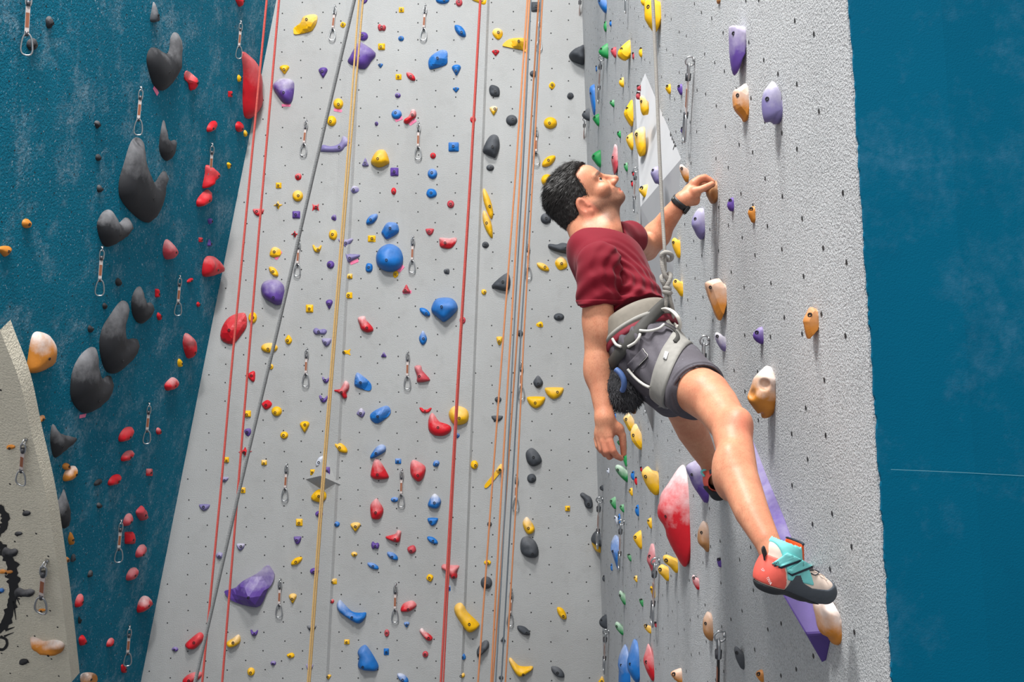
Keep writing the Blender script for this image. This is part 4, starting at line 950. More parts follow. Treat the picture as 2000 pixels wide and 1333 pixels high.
# ---- head frame
hu = nrm([-0.73, 0.03, 0.69]); hf = np.array([0.69, -0.08, 0.73]); hf = nrm(hf - hu * (hf @ hu)); hl = np.cross(hu, hf)
HR = np.array([hf, hl, hu]); HE = PA(1144, 403, 3.165) + hl * 0.075
def hp(x, y, z): return HE + hf * x + hl * y + hu * z
def hloc(p): return (p - HE) @ HR.T
I3 = np.eye(3)
def head_local(q):
    sk = ell((.008, 0, .052), I3, (.098, .073, .084))(q)
    d = smin(sk, ell((.052, 0, .062), I3, (.056, .060, .052))(q), .02)
    d = smin(d, ell((.058, 0, -.006), I3, (.050, .054, .066))(q), .02)
    ay = np.abs(q[..., 1]); s = np.stack([q[..., 0], ay, q[..., 2]], -1)
    d = smin(d, rcone((.010, .052, -.016), (.085, .020, -.055), .022, .017)(s), .018)
    d = smin(d, rcone((.004, .054, .02), (.012, .052, -.022), .020, .021)(s), .015)
    d = smin(d, ell((.096, 0, -.056), I3, (.019, .024, .017))(q), .012)
    d = smin(d, ell((.074, .044, -.002), I3, (.024, .018, .018))(s), .015)
    d = smin(d, rcone((.1005, .012, .042), (.086, .045, .043), .010, .008)(s), .012)
    d = smin(d, ell((.097, 0, -.034), I3, (.019, .028, .025))(q), .012)
    # eye socket, eyeball lids
    d = smax(d, -ell((.110, .032, .026), I3, (.020, .016, .012))(s), .010)
    lids = ell((.0865, .032, .0245), I3, (.0140, .0150, .0132))(s)
    lids = smax(lids, -ell((.0985, .0365, .0245), I3, (.0125, .0145, .0062))(s), .002)
    d = smin(d, lids, .004)
    # nose
    d = smin(d, rcone((.104, 0, .038), (.129, 0, .0), .0075, .0095)(q), .010)
    d = smin(d, ell((.1305, 0, -.005), I3, (.011, .011, .010))(q), .006)
    d = smin(d, ell((.117, .0125, -.009), I3, (.012, .007, .008))(s), .005)
    d = smin(d, ell((.113, 0, -.003), I3, (.018, .0125, .014))(q), .008)
    d = smax(d, -ell((.1235, .0070, -.0175), I3, (.0055, .003, .004))(s), .002)
    # lips
    d = smin(d, rcone((.1150, .003, -.0345), (.100, .024, -.0410), .0052, .003)(s), .005)
    d = smin(d, rcone((.1110, .003, -.0480), (.099, .022, -.0440), .0062, .003)(s), .005)
    d = smax(d, -rcone((.1235, 0, -.0402), (.0985, .0255, -.0425), .0022, .0013)(s), .003)
    # ear
    er = np.array([[.96, 0, -.28], [0, 1, 0], [.28, 0, .96]])
    e = ell((-.008, .0765, .004), er, (.0185, .0085, .031))(s)
    e = smax(e, -ell((-.004, .0850, .006), er, (.0115, .0075, .0215))(s), .004)
    e = smin(e, rcone((.006, .075, .004), (.007, .077, -.006), .0055, .005)(s), .004)
    e = smin(e, ell((-.002, .0765, -.021), I3, (.009, .006, .009))(s), .006)
    return smin(d, e, .006)
nk0, nk1 = hp(-.020, 0, -.028), PA(1168, 474, 3.19)
neck = union(.03, rcone(nk0, nk1, .056, .063), rcone(hp(-.035, 0, .0), PA(1150, 462, 3.2), .048, .056), rcone(hp(.030, 0, -.050), PA(1186, 462, 3.18), .036, .046))
thr = rcone(hp(.048, 0, -.054), PA(1190, 448, 3.175), .030, .034)
def head_f(p): return smin(smin(head_local(hloc(p)), neck(p), .022), thr(p), .02)
M_skin, nt, bs = mat('skin')
bs.inputs['Roughness'].default_value = 0.46; bs.inputs['Subsurface Weight'].default_value = 0.12
bs.inputs['Subsurface Radius'].default_value = (0.012, 0.005, 0.003); bs.inputs['Specular IOR Level'].default_value = 0.28
n1 = tex(nt, 'Noise', 16, 4, 0.6); n2 = tex(nt, 'Noise', 220, 3, 0.6); n3 = tex(nt, 'Noise', 1100, 2, 0.7)
sk_c = mixc(nt, ramp(nt, n1, 0.35, 0.75, 0, 0.7), s2l(208, 148, 116), s2l(190, 118, 90))
n4 = tex(nt, 'Noise', 55, 5, 0.7); sk_c = mixc(nt, ramp(nt, n4, 0.42, 0.7, 0, 0.45), sk_c, s2l(188, 112, 86))
n5 = tex(nt, 'Noise', 420, 3, 0.7, stretch=(1, 1, 0.35)); sk_c = mixc(nt, ramp(nt, n5, 0.52, 0.70, 0, 0.45), sk_c, s2l(140, 88, 64))
sk_c = mixc(nt, ramp(nt, n2, 0.45, 0.75, 0, 0.22), sk_c, s2l(180, 118, 92))
at = nt.nodes.new('ShaderNodeAttribute'); at.attribute_name = 'stubble'
sk_c = mixc(nt, mul(nt, at.outputs['Fac'], ramp(nt, n3, 0.30, 0.60, 0.55, 1.0)), sk_c, s2l(70, 52, 44))
at2 = nt.nodes.new('ShaderNodeAttribute'); at2.attribute_name = 'flush'
sk_c = mixc(nt, mul(nt, at2.outputs['Fac'], 0.6), sk_c, s2l(206, 96, 84))
nt.links.new(sk_c, bs.inputs['Base Color']); bump(nt, bs, n2, 0.12, 0.001)

# ---- limbs
def ax_frame(a, b, side):
    z = nrm(b - a); x = np.asarray(side, float); x = nrm(x - z * (x @ z)); return np.array([x, np.cross(z, x), z])
armR = union(.02, chain([PA(1169, 530, 2.985), PA(1168, 600, 2.96), PA(1169, 645, 2.96), ELR, PA(1171, 728, 2.95), PA(1176, 775, 2.925), WRR],
                        [.040, .0455, .0435, .0405, .0395, .031, .0245]), ell(PA(1171, 635, 2.955), TR, (.043, .043, .06)), ell(PA(1165, 722, 2.95), I3, (.036, .038, .055)))
K = lambda px, py, d, r: (PA(px, py, d), r)
def fingers(lst, k=.006):
    fs = [chain([q[0] for q in c], [q[1] for q in c]) for c in lst]; return union(k, *fs)
w0 = WRR
handR = union(.012,
    rcone(w0, PA(1170, 850, 2.910), .022, .0135), rcone(w0, PA(1178, 852, 2.893), .023, .0145), rcone(w0, PA(1188, 852, 2.883), .023, .0150),
    rcone(PA(1190, 828, 2.900), PA(1209, 838, 2.900), .020, .0145), ell(PA(1182, 846, 2.903), I3, (.028, .016, .026)))
finR = fingers([[K(1166.5, 857, 2.920, .0105), K(1168.5, 872, 2.910, .0092), K(1174, 881, 2.927, .0082), K(1180, 880, 2.950, .0072)],
                [K(1171.5, 860, 2.900, .0112), K(1175.5, 878, 2.893, .0098), K(1182, 888, 2.913, .0086), K(1189, 886, 2.945, .0076)],
                [K(1179.5, 863, 2.885, .0118), K(1184, 882, 2.877, .0102), K(1190, 893, 2.897, .0090), K(1197, 890, 2.930, .0080)],
                [K(1190.5, 863, 2.877, .0120), K(1197, 881, 2.870, .0104), K(1204, 891, 2.880, .0092), K(1213, 896, 2.900, .0080)],
                [K(1206, 836, 2.900, .0140), K(1215.5, 851, 2.900, .0112), K(1217, 869, 2.903, .0100), K(1218, 886, 2.910, .0086)]], .0045)
armRf = lambda p: smin(smin(armR(p), handR(p), .014), finR(p), .006)
armL = union(.022, chain([SHL, PA(1248, 476, 3.54), ELL, PA(1285, 455, 3.64), PA(1312, 418, 3.58), WRL], [.040, .043, .043, .042, .034, .0265]),
             ell(PA(1281, 462, 3.635), I3, (.05, .05, .046)))
handL = union(.012, rcone(WRL, PA(1355, 362, 3.555), .0235, .0165), rcone(WRL, PA(1359, 378, 3.535), .0245, .0185), rcone(PA(1340, 392, 3.55), PA(1357, 392, 3.56), .022, .018),
              ell(PA(1350, 378, 3.56), I3, (.030, .026, .032)))
finL = fingers([[K(1356, 374, 3.53, .0165), K(1368, 370.5, 3.52, .0125), K(1380, 365, 3.52, .0112), K(1390.5, 359.5, 3.525, .0095)],
                [K(1355, 358, 3.55, .0150), K(1366, 349.5, 3.55, .0125), K(1376.5, 346.5, 3.55, .0112), K(1385, 350.5, 3.55, .0100), K(1392, 355.5, 3.55, .0086)],
                [K(1357, 361, 3.58, .0145), K(1368, 352, 3.585, .0118), K(1379, 350, 3.585, .0108), K(1388, 354, 3.58, .0096), K(1394, 360, 3.575, .0084)],
                [K(1358, 367, 3.605, .0140), K(1369, 359, 3.615, .0112), K(1379, 358, 3.61, .0102), K(1388, 362, 3.60, .0088)],
                [K(1358, 375, 3.62, .0130), K(1368, 370, 3.63, .0100), K(1377, 370, 3.625, .0090), K(1384, 373, 3.615, .0080)]], .0045)
armLf = lambda p: smin(smin(armL(p), handL(p), .014), finL(p), .006)
legR = union(.02, chain([HPR, PA(1350, 752, 2.75), PA(1398, 791, 2.62), KNR, PA(1436, 880, 2.46), PA(1441, 930, 2.40), PA(1468, 1000, 2.31), PA(1497, 1056, 2.245), ANR],
                        [.088, .069, .057, .048, .045, .047, .039, .029, .0245]),
             ell(PA(1442, 828, 2.50), I3, (.034, .040, .040)), ell(PA(1424, 922, 2.42), I3, (.040, .046, .070)), rcone(ANR, PA(1530, 1116, 2.25), .0235, .019), ell(PA(1376, 764, 2.66), I3, (.058, .060, .052)))
legL = union(.02, chain([HPL, KNL, PA(1352, 842, 3.46), PA(1370, 876, 3.53), ANL], [.07, .050, .052, .043, .030]), rcone(ANL, PA(1396, 935, 3.60), .030, .028))
torso = union(.04, ell(PA(1196, 540, 3.17), TR, (.085, .120, .11)), ell(PA(1222, 590, 3.1), TR, (.080, .115, .12)), ell(PELV, TR, (.085, .13, .095)), rcone(PA(1169, 530, 2.99), PA(1190, 530, 3.17), .032, .04), rcone(PA(1230, 478, 3.34), PA(1190, 530, 3.17), .030, .04), rcone(PA(1176, 490, 3.19), PA(1196, 540, 3.17), .045, .05))

parts = []
def bb(pts, pad): return bbox(pts, pad)
for f, (lo, hi), h in [(head_f, bb([hp(-.1, 0, 0), hp(.14, 0, 0), hp(0, 0, .13), hp(0, .09, 0), hp(0, -.09, 0), PA(1170, 500, 3.2)], .03), .0021),
                       (armRf, bb([SHR, ELR, WRR, PA(1190, 895, 2.88), PA(1215, 890, 2.93)], .065), .0028),
                       (armLf, bb([SHL, ELL, WRL, PA(1394, 345, 3.6)], .065), .0028),
                       (legR, bb([HPR, KNR, ANR], .10), .0042), (legL, bb([HPL, KNL, ANL], .10), .0046),
                       (torso, bb([PELV, NECK, SHR, SHL], .2), .008)]:
    parts.append(nets(f, lo, hi, h))
V = np.concatenate([p[0] for p in parts]); off = np.cumsum([0] + [len(p[0]) for p in parts[:-1]])
F = np.concatenate([p[1] + o for p, o in zip(parts, off)])
me = quad_mesh('person', V - ORG, F)
person = new_obj('person', me, M_skin, None, ORG)
tag(person, 'man in dark red t-shirt and grey shorts climbing the right wall, looking up', 'person')
q = hloc(V); nh = len(parts[0][0]); x, y, z = q[:, 0], np.abs(q[:, 1]), q[:, 2]
sm = lambda a, b, t: np.clip((t - a) / (b - a), 0, 1)
beard = sm(.004, .022, x) * sm(.012, -.012, z + .30 * (x - .02)) * sm(-.115, -.088, z)
beard *= 1 - sm(.0, .012, .012 - np.hypot((x - .112) / 1.2, (z + .042))) * 0.9
must = sm(.09, .10, x) * sm(-.016, -.022, z) * sm(-.042, -.034, z) * 0.9
beard = np.maximum(beard, must); beard[nh:] = 0
beard *= (np.abs(q[:, 1]) < .11)
brow = sm(.007, .003, np.abs(z - (.0465 - .12 * np.clip(y - .03, 0, 1)))) * sm(.010, .014, y) * sm(.058, .050, y) * sm(.07, .08, x); brow[nh:] = 0
st = np.clip(beard * 0.85 + brow * 1.0, 0, 1)
a = me.attributes.new('stubble', 'FLOAT', 'POINT'); a.data.foreach_set('value', st.astype(np.float32))
fl = np.zeros(len(V)); lipm = sm(.009, .004, np.hypot((x - .114) * .8, z + .041)) * sm(.024, .018, y); fl[:nh] = lipm[:nh]
earm = sm(.066, .076, y) * sm(.03, .02, np.abs(x + .005)); fl[:nh] = np.maximum(fl[:nh], .45 * earm[:nh] * (np.abs(z[:nh]) < .04))
nose = sm(.118, .132, x) * sm(.03, .0, np.abs(z)); fl[:nh] = np.maximum(fl[:nh], .35 * nose[:nh])
kd = np.linalg.norm(V - PA(1452, 828, 2.46), axis=1); fl = np.maximum(fl, .6 * sm(.055, .01, kd))
hd = np.linalg.norm(V - PA(1190, 872, 2.89), axis=1); fl = np.maximum(fl, .35 * sm(.06, .02, hd))
a = me.attributes.new('flush', 'FLOAT', 'POINT'); a.data.foreach_set('value', fl.astype(np.float32))

# ---- eyes
M_eye = plain('eye_white', (0.55, 0.52, 0.49), 0.25); M_iris = plain('dark_iris', (0.03, 0.018, 0.01), 0.2)
def ball(name, c, r, m, parent, seg=20):
    V = []; F = []
    for i in range(seg // 2 + 1):
        for k in range(seg):
            a, b = math.pi * i / (seg // 2), 2 * math.pi * k / seg
            V.append((r * math.sin(a) * math.cos(b), r * math.sin(a) * math.sin(b), r * math.cos(a)))
    for i in range(seg // 2):
        for k in range(seg): F.append((i * seg + k, (i + 1) * seg + k, (i + 1) * seg + (k + 1) % seg, i * seg + (k + 1) % seg))
    o = new_obj(name, mesh(name, V, F), m, parent); o.location = Vector(c - ORG) if parent is person else Vector(c); return o
for s in (-1, 1):
    e = ball('eye', hp(.0865, s * .032, .0245), .0122, M_eye, person)
    ball('iris', (hf * .0072 + hu * .0030 - hl * .0042), .0062, M_iris, e)

# ---- hair
M_hair, nt, bs = mat('black_hair'); bs.inputs['Roughness'].default_value = 0.55
nz = tex(nt, 'Noise', 90, 4, 0.7, stretch=(1, 1, .4))
nt.links.new(mixc(nt, ramp(nt, nz, .45, .75), (0.010, 0.008, 0.008), (0.055, 0.045, 0.042)), bs.inputs['Base Color']); bump(nt, bs, nz, 0.8, 0.004)
def hair_f(p):
    q = hloc(p); x, z = q[..., 0], q[..., 2]; ay = np.abs(q[..., 1])
    d = ell((.010, 0, .060), I3, (.104, .078, .090))(q)
    d = smin(d, ell((.058, 0, .104), I3, (.042, .050, .031))(q), .02)
    d = smin(d, ell((-.026, 0, .012), I3, (.068, .071, .066))(q), .02)
    # clumped strands sweeping back
    u = x * .75 + z * .5; v = -x * .5 + z * .8
    st = np.sin(420 * v + 5 * np.sin(60 * u) + 170 * q[..., 1]) * .5 + np.sin(250 * v - 90 * q[..., 1] + 4 * np.sin(45 * u + 1)) * .5
    amp = .0006 + .0010 * np.clip((z - .05) / .06, 0, 1)
    d = d - amp * st - .0015 * fnoise(p, 260)
    xh = np.interp(z, [-.06, -.012, -.004, .0, .010, .03, .054, .078, .096, .108, .13, .2], [-.040, -.026, -.022, .020, .034, .040, .047, .050, .056, .100, .108, .108])
    # hairline runs further forward at the middle of the forehead
    xh = xh + np.clip(.045 - ay, 0, .045) * .9 * (z > .07)
    reg = (x - xh) * .8 + .0015 * fnoise(p, 400, 2)
    d = smax(d, reg, .018)
    d = smax(d, (-.050 - z) - .0 * x, .006)
    ear = ell((-.006, .080, .002), I3, (.024, .022, .034))(np.stack([x, ay, z], -1))
    return smax(d, -ear, .004)
sdf_obj('hair', hair_f, *bb([hp(-.12, 0, 0), hp(.12, 0, .05), hp(0, 0, .16), hp(0, .09, 0), hp(0, -.09, 0), hp(0, 0, -.06)], .02), .0021, M_hair, person, ORG)

hair_o = [c for c in person.children if c.name.startswith('hair')][0]
Vh, _f = nets(hair_f, *bb([hp(-.12, 0, 0), hp(.12, 0, .05), hp(0, 0, .16), hp(0, .09, 0), hp(0, -.09, 0), hp(0, 0, -.06)], .02), .0046)
rnd = random.Random(11); np.random.seed(4); fv = []; ff = []
e_ = .002; gn = np.stack([hair_f(Vh + np.eye(3)[i] * e_) - hair_f(Vh - np.eye(3)[i] * e_) for i in range(3)], 1); gn /= np.maximum(np.linalg.norm(gn, axis=1), 1e-9)[:, None]
ql = hloc(Vh)
for v, g, q_ in zip(Vh, gn, ql):
    if q_[0] > .09 and q_[2] < .085: continue
    top = min(max((q_[2] - .045) / .06, 0), 1)
    d_ = hf * (-.55 - .35 * top) + hu * (-.62 + .55 * top) + hl * (.15 * math.sin(60 * q_[1] + 40 * q_[0]))
    d_ = nrm(d_ - g * (d_ @ g))
    for k in range(2):
        dd = nrm(d_ + np.random.normal(0, .13, 3)); side = nrm(np.cross(dd, g)) * (.0005 + .0003 * rnd.random())
        L_ = .008 + .020 * top * rnd.uniform(.6, 1.2); p0 = v + np.random.normal(0, .0016, 3) - g * .0015; b = len(fv)
        p1 = p0 + dd * L_ * .5 + g * (.0022 + .0030 * top * rnd.random()); p2 = p0 + dd * L_ + g * (.0006 + .0016 * rnd.random())
        fv += [p0 - side - ORG, p0 + side - ORG, p1 + side - ORG, p1 - side - ORG, p2 - ORG]; ff += [(b, b + 1, b + 2, b + 3), (b + 3, b + 2, b + 4)]
M_strand = plain('dark_hair_strand', (0.014, 0.012, 0.011), .5, 0.0, 0.3)
o = new_obj('hair_strands', mesh('hair_strands', fv, ff), M_strand, hair_o); o['kind'] = 'stuff'

# ---- t-shirt
NB = PA(1172, 482, 3.19)
shirt_core = union(.045, ell(PA(1194, 528, 3.17), TR, (.114, .150, .128)), ell(PA(1222, 588, 3.10), TR, (.108, .142, .125)), ell(PA(1248, 640, 3.04), TR, (.100, .142, .10)),
                   rcone(NB, PA(1166, 510, 3.06), .050, .062), rcone(NB, SHL + Tu * -.015, .050, .044), ell(PA(1149, 494, 3.16), TR, (.058, .09, .062)), rcone(PA(1196, 456, 3.25), SHL, .036, .046))
slv = union(.03, chain([SHR, PA(1169, 548, 2.972), PA(1168, 605, 2.962)], [.066, .0645, .0590]))
slvL = chain([SHL, PA(1241, 470, 3.45)], [.049, .050])
nkc = PA(1172, 452, 3.185); nkn = nrm(NECK - PELV + .25 * Tf)
arm_hole = chain([PA(1168, 640, 2.965), PA(1168, 700, 2.96)], [.0535, .0535])
HEMN = nrm(-Tu + .12 * Tf)
def shirt_f(p):
    d = shirt_core(p)
    s = slv(p); s = smax(s, half(PA(1167, 599, 2.96), (0.02, 0, -1))(p), .003); s = np.maximum(s, -arm_hole(p) - .0)
    sl = smax(slvL(p), half(PA(1233, 466, 3.385), nrm(ELL - SHL))(p), .004)
    d = smin(d, s, .007); d = smin(d, sl, .02)
    # folds: drape around the waist and from the armpit
    q = (p - PELV) @ TR.T
    lowf = np.clip((.30 - q[..., 2]) / .2, 0, 1)
    fold = np.sin(q[..., 2] * 120 + 2.2 * np.sin(q[..., 0] * 22 + q[..., 1] * 9) + q[..., 0] * 28) * .0050 * lowf
    arm = np.linalg.norm(p - PA(1212, 548, 2.98), axis=-1)
    fold = fold + np.sin(arm * 210 + 3 * fnoise(p, 16)) * .0044 * np.clip(1 - arm / .17, 0, 1)
    d = d - fold - .0022 * fnoise(p, 38, 1)
    d = np.maximum(d, half(PELV + Tu * .115 + Tf * 0.0, HEMN)(p) + .006 * fnoise(p, 22, 3))
    cut = ell(nkc, np.array([Tf, Tl, nkn]), (.078, .082, .040))(p)
    return np.maximum(d, -smin(cut, rcone(nkc, nkc + nkn * .2, .074, .09)(p), .01))
M_shirt, nt, bs = mat('dark_red_cotton'); bs.inputs['Roughness'].default_value = 0.8; bs.inputs['Specular IOR Level'].default_value = 0.2; bs.inputs['Sheen Weight'].default_value = 0.06
w = tex(nt, 'Noise', 700, 2, .6); w2 = tex(nt, 'Noise', 9, 3, .6)
c = mixc(nt, ramp(nt, w, .4, .7, 0, .35), s2l(116, 8, 30), s2l(70, 3, 17)); c = mixc(nt, ramp(nt, w2, .4, .8, 0, .3), c, s2l(92, 5, 22))
nt.links.new(c, bs.inputs['Base Color']); bump(nt, bs, w, .25, .0008)
sdf_obj('t_shirt', shirt_f, *bb([PELV, NECK, SHR, SHL, PA(1168, 600, 2.96), PA(1120, 500, 3.2)], .17), .0031, M_shirt, person, ORG)
shirt_nohem = shirt_core

# ---- shorts
def shorts_f(p):
    pel = ell(PELV + Tu * .0, TR, (.112, .165, .125))(p)
    wst = ell(PELV + Tu * .075, TR, (.103, .150, .08))(p)
    tr = chain([HPR, PA(1348, 753, 2.75), PA(1388, 786, 2.645)], [.098, .084, .076])(p)
    tl = chain([HPL, PA(1306, 770, 3.26), PA(1324, 792, 3.34)], [.085, .066, .060])(p)
    tr = smax(tr, half(PA(1362, 767, 2.705), nrm(KNR - HPR))(p), .004)
    tl = smax(tl, half(PA(1316, 783, 3.31), nrm(KNL - HPL))(p), .004)
    hole = rcone(PA(1343, 747, 2.77), PA(1423, 816, 2.55), .074, .063)(p)
    tr = np.maximum(tr, -hole)
    d = smin(smin(smin(pel, wst, .04), tr, .035), tl, .035)
    d = smin(d, rcone(PA(1232, 736, 2.98), PA(1285, 765, 2.98), .048, .045)(p), .04)
    hip = PA(1300, 700, 2.86); r = np.linalg.norm(p - hip, axis=-1)
    ax = nrm(KNR - HPR); sd = nrm(np.cross(ax, [0, 1, 0])); t = (p - hip) @ ax; v = (p - hip) @ sd
    fold = np.sin(v * 150 + t * 40 + 2 * fnoise(p, 14)) * .0055 * np.clip(1 - np.abs(t + .05) / .15, 0, 1) * np.clip((.035 - (p - PELV) @ Tu) / .05, 0, 1)
    d = d - fold - .0030 * fnoise(p, 30, 5)
    return np.maximum(d, half(PELV + Tu * .095, Tu)(p))
M_shorts, nt, bs = mat('charcoal_shorts_cloth'); bs.inputs['Roughness'].default_value = 0.85
w = tex(nt, 'Noise', 500, 2, .6); w2 = tex(nt, 'Noise', 14, 5, .7); w3 = tex(nt, 'Noise', 30, 4, .75)
c = mixc(nt, ramp(nt, w, .4, .7, 0, .4), s2l(80, 76, 83), s2l(54, 50, 55)); c = mixc(nt, ramp(nt, w2, .45, .8, 0, .6), c, s2l(100, 98, 106))
c = mixc(nt, ramp(nt, w3, .66, .74, 0, .6), c, s2l(170, 168, 176))
nt.links.new(c, bs.inputs['Base Color']); bump(nt, bs, w, .3, .001)
sdf_obj('shorts', shorts_f, *bb([PELV, HPR, HPL, PA(1390, 790, 2.64), KNL], .19), .0038, M_shorts, person, ORG)
def waist_f(p): return np.minimum(shirt_core(p), shorts_f(p))
# ------------------------------------------------------------------ things worn by the climber
def on(px, py, f, lift=0.0, d0=1.9, d1=4.2):
    """point where the view ray through a pixel meets a garment, pushed out a little"""
    ds = np.linspace(d0, d1, 900); r = ray(px, py); pts = np.array([0, 0, CAMZ]) + r[None] * ds[:, None]
    v = f(pts); k = np.argmax(v < lift); k = k if v[k] < lift else len(ds) // 2
    return pts[k]
def wrap(name, f, c, axis, width, thick, m, parent, rmax=.26, n=72, lift=.001, rows=4, origin=None, arc=(0, 2 * math.pi)):
    axis = nrm(axis); x = nrm(np.cross(axis, [0.13, 0.97, 0.21])); y = np.cross(axis, x); V = []; F = []
    full = arc[1] - arc[0] > 6.2
    th = np.linspace(arc[0], arc[1], n, endpoint=not full); rs = np.linspace(.008, rmax, 160); prof = []
    for o in np.linspace(-width / 2, width / 2, rows):
        ring = []
        for a in th:
            dr = x * math.cos(a) + y * math.sin(a); v = f(c + axis * o + dr[None] * rs[:, None])
            k = np.where(v < 0)[0]; k = k[-1] if len(k) else 0; ring.append(rs[k])
        ring = np.array(ring)
        for _ in range(2): ring = (np.roll(ring, 1) + 2 * ring + np.roll(ring, -1)) / 4 if full else np.concatenate([[ring[0]], (ring[:-2] + 2 * ring[1:-1] + ring[2:]) / 4, [ring[-1]]])
        prof.append(ring)
    for s, (o, ring) in enumerate(zip(np.linspace(-width / 2, width / 2, rows), prof)):
        for a, r in zip(th, ring): V.append(c + axis * o + (x * math.cos(a) + y * math.sin(a)) * (r + lift + thick * (1 if 0 < s < rows - 1 else .75)))
    for s, (o, ring) in enumerate(zip(np.linspace(-width / 2, width / 2, rows), prof)):
        for a, r in zip(th, ring): V.append(c + axis * o + (x * math.cos(a) + y * math.sin(a)) * (r + lift - .004))
    nb = rows * n; m_ = n if full else n - 1
    for s in range(rows - 1):
        for k in range(m_):
            l = (k + 1) % n; q = (s * n + k, s * n + l, (s + 1) * n + l, (s + 1) * n + k); F.append(q); F.append(tuple(i + nb for i in q[::-1]))
    for k in range(m_):
        l = (k + 1) % n; F.append((k, nb + k, nb + l, l)); e = (rows - 1) * n; F.append((e + l, nb + e + l, nb + e + k, e + k))
    og = np.array(origin) if origin is not None else np.zeros(3)
    me = mesh(name, np.array(V) - og, F); fix_normals(me); return new_obj(name, me, m, parent)
def patch(name, f, quad, m, parent, origin, lift=.002, thick=.002, nu=7, nv=7):
    """thin cloth patch laid on a garment; quad = four pixels"""
    q = np.array(quad, float); V = []; F = []
    for z in (lift + thick, lift - .002):
        for i in range(nu):
            for j in range(nv):
                u, v = i / (nu - 1), j / (nv - 1)
                p = (q[0] * (1 - u) + q[1] * u) * (1 - v) + (q[3] * (1 - u) + q[2] * u) * v; V.append(on(p[0], p[1], f, z) - origin)
    nb = nu * nv
    for i in range(nu - 1):
        for j in range(nv - 1):
            a = (i * nv + j, (i + 1) * nv + j, (i + 1) * nv + j + 1, i * nv + j + 1); F.append(a); F.append(tuple(k + nb for k in a[::-1]))
    ring = [j for j in range(nv)] + [i * nv + nv - 1 for i in range(1, nu)] + [(nu - 1) * nv + j for j in range(nv - 2, -1, -1)] + [i * nv for i in range(nu - 2, 0, -1)]
    for a, b in zip(ring, ring[1:] + ring[:1]): F.append((a, b, b + nb, a + nb))
    me = mesh(name, V, F); fix_normals(me); return new_obj(name, me, m, parent)
def gtext(body, f, p0, p1, pu, size, m, name, parent, origin, lift=.003):
    a, b, c = on(*p0, f, lift), on(*p1, f, lift), on(*pu, f, lift)
    o = text_on(None, body, a, b - a, c - a, size, m, name, .0008); o.parent = parent; o.location = Vector(a - origin); return o
def curve_px(pts, f=None, lift=.006, n=24):
    p3 = [on(x[0], x[1], f, lift) if len(x) == 2 else PA(*x) for x in pts]; return spline(p3, n)
def etube(name, pts, r, m, parent, origin, seg=8, flat=1.0, closed=False):
    vs, fs = tube_verts([Vector(p - origin) for p in pts], r, seg, closed, flat); return new_obj(name, mesh(name, vs, fs), m, parent)

belt_f = union(.04, shirt_core, ell(PELV, TR, (.112, .160, .125)), ell(PELV + Tu * .075, TR, (.103, .146, .08)))
M_olive = plain('olive_grey_padding', s2l(122, 116, 106), .8); M_lgrey = plain('light_grey_padding', s2l(142, 140, 135), .8)
M_strap = plain('dark_olive_webbing', s2l(58, 57, 54), .75); M_pale = plain('pale_grey_cord', s2l(190, 188, 182), .6)
M_white = plain('white_webbing', s2l(222, 218, 208), .7); M_tagw = plain('white_tag', s2l(225, 225, 225), .7)
M_binding = plain('burgundy_webbing', s2l(120, 20, 40), .75)

# ---- harness
harness = new_obj('climbing_harness', None, None, None, PELV); tag(harness, 'grey climbing harness worn over the red shirt and shorts', 'harness')
AXB = nrm([-.42, .36, .80])
wrap('waist_belt', belt_f, PA(1246, 646, 3.03), AXB, .062, .009, M_olive, harness, origin=PELV, rows=6)
wrap('belt_binding', belt_f, PA(1256, 664, 3.01), AXB, .024, .008, M_binding, harness, origin=PELV)
wrap('belt_edge', belt_f, PA(1252, 656, 3.02), AXB, .012, .0115, M_lgrey, harness, origin=PELV)
llp = wrap('leg_loop', shorts_f, PA(1314, 722, 2.86), nrm([.90, -.34, -.30]), .056, .006, M_lgrey, harness, .16, origin=PELV, rows=6)
wrap('leg_loop', shorts_f, PA(1296, 752, 3.20), nrm(KNL - HPL), .045, .006, M_lgrey, harness, .14, origin=PELV)
wide_f = lambda p: np.minimum(belt_f(p), shorts_f(p))
for pts in ([(1249, 646), (1268, 647), (1287, 642), (1297, 634)], [(1226, 678), (1240, 670), (1248, 660), (1250, 653)], [(1196, 662), (1203, 673), (1213, 678)],
            [(1226, 722), (1240, 738), (1256, 751), (1268, 757)]):
    etube('gear_loop', curve_px(pts, wide_f, .012), .0042, M_pale, harness, PELV)
patch('label_tag', shorts_f, [(1299, 686), (1306, 688), (1301, 703), (1295, 700)], M_tagw, harness, PELV, .0085, .001, 5, 5)
gtext('PETZL', shorts_f, (1299, 702), (1304, 688), (1295, 700), .010, M_ink, 'tag_print', harness, PELV, .0115)
lp_ = [(1291, 611, 2.93), (1296, 606, 2.92), (1304, 604.5, 2.90), (1314, 609, 2.88), (1323, 619, 2.87), (1328, 631, 2.88), (1327, 641, 2.90), (1320, 640, 2.95), (1312, 630, 2.98), (1300, 618, 2.97)]
etube('belay_loop', spline([PA(*q) for q in lp_], 48, True), .0105, M_white, harness, PELV, 10, .45, True)
etube('tie_in_loop', spline([PA(*q) for q in [(1293, 612, 2.95), (1300, 622, 2.93), (1308, 634, 2.92), (1314, 640, 2.93)]], 14), .008, M_white, harness, PELV, 8, .5)
etube('buckle_strap', spline([on(x, y, wide_f, .01) for x, y in [(1297, 634), (1310, 640), (1322, 650), (1324, 660), (1318, 668)]], 20), .007, M_strap, harness, PELV, 8, .35)

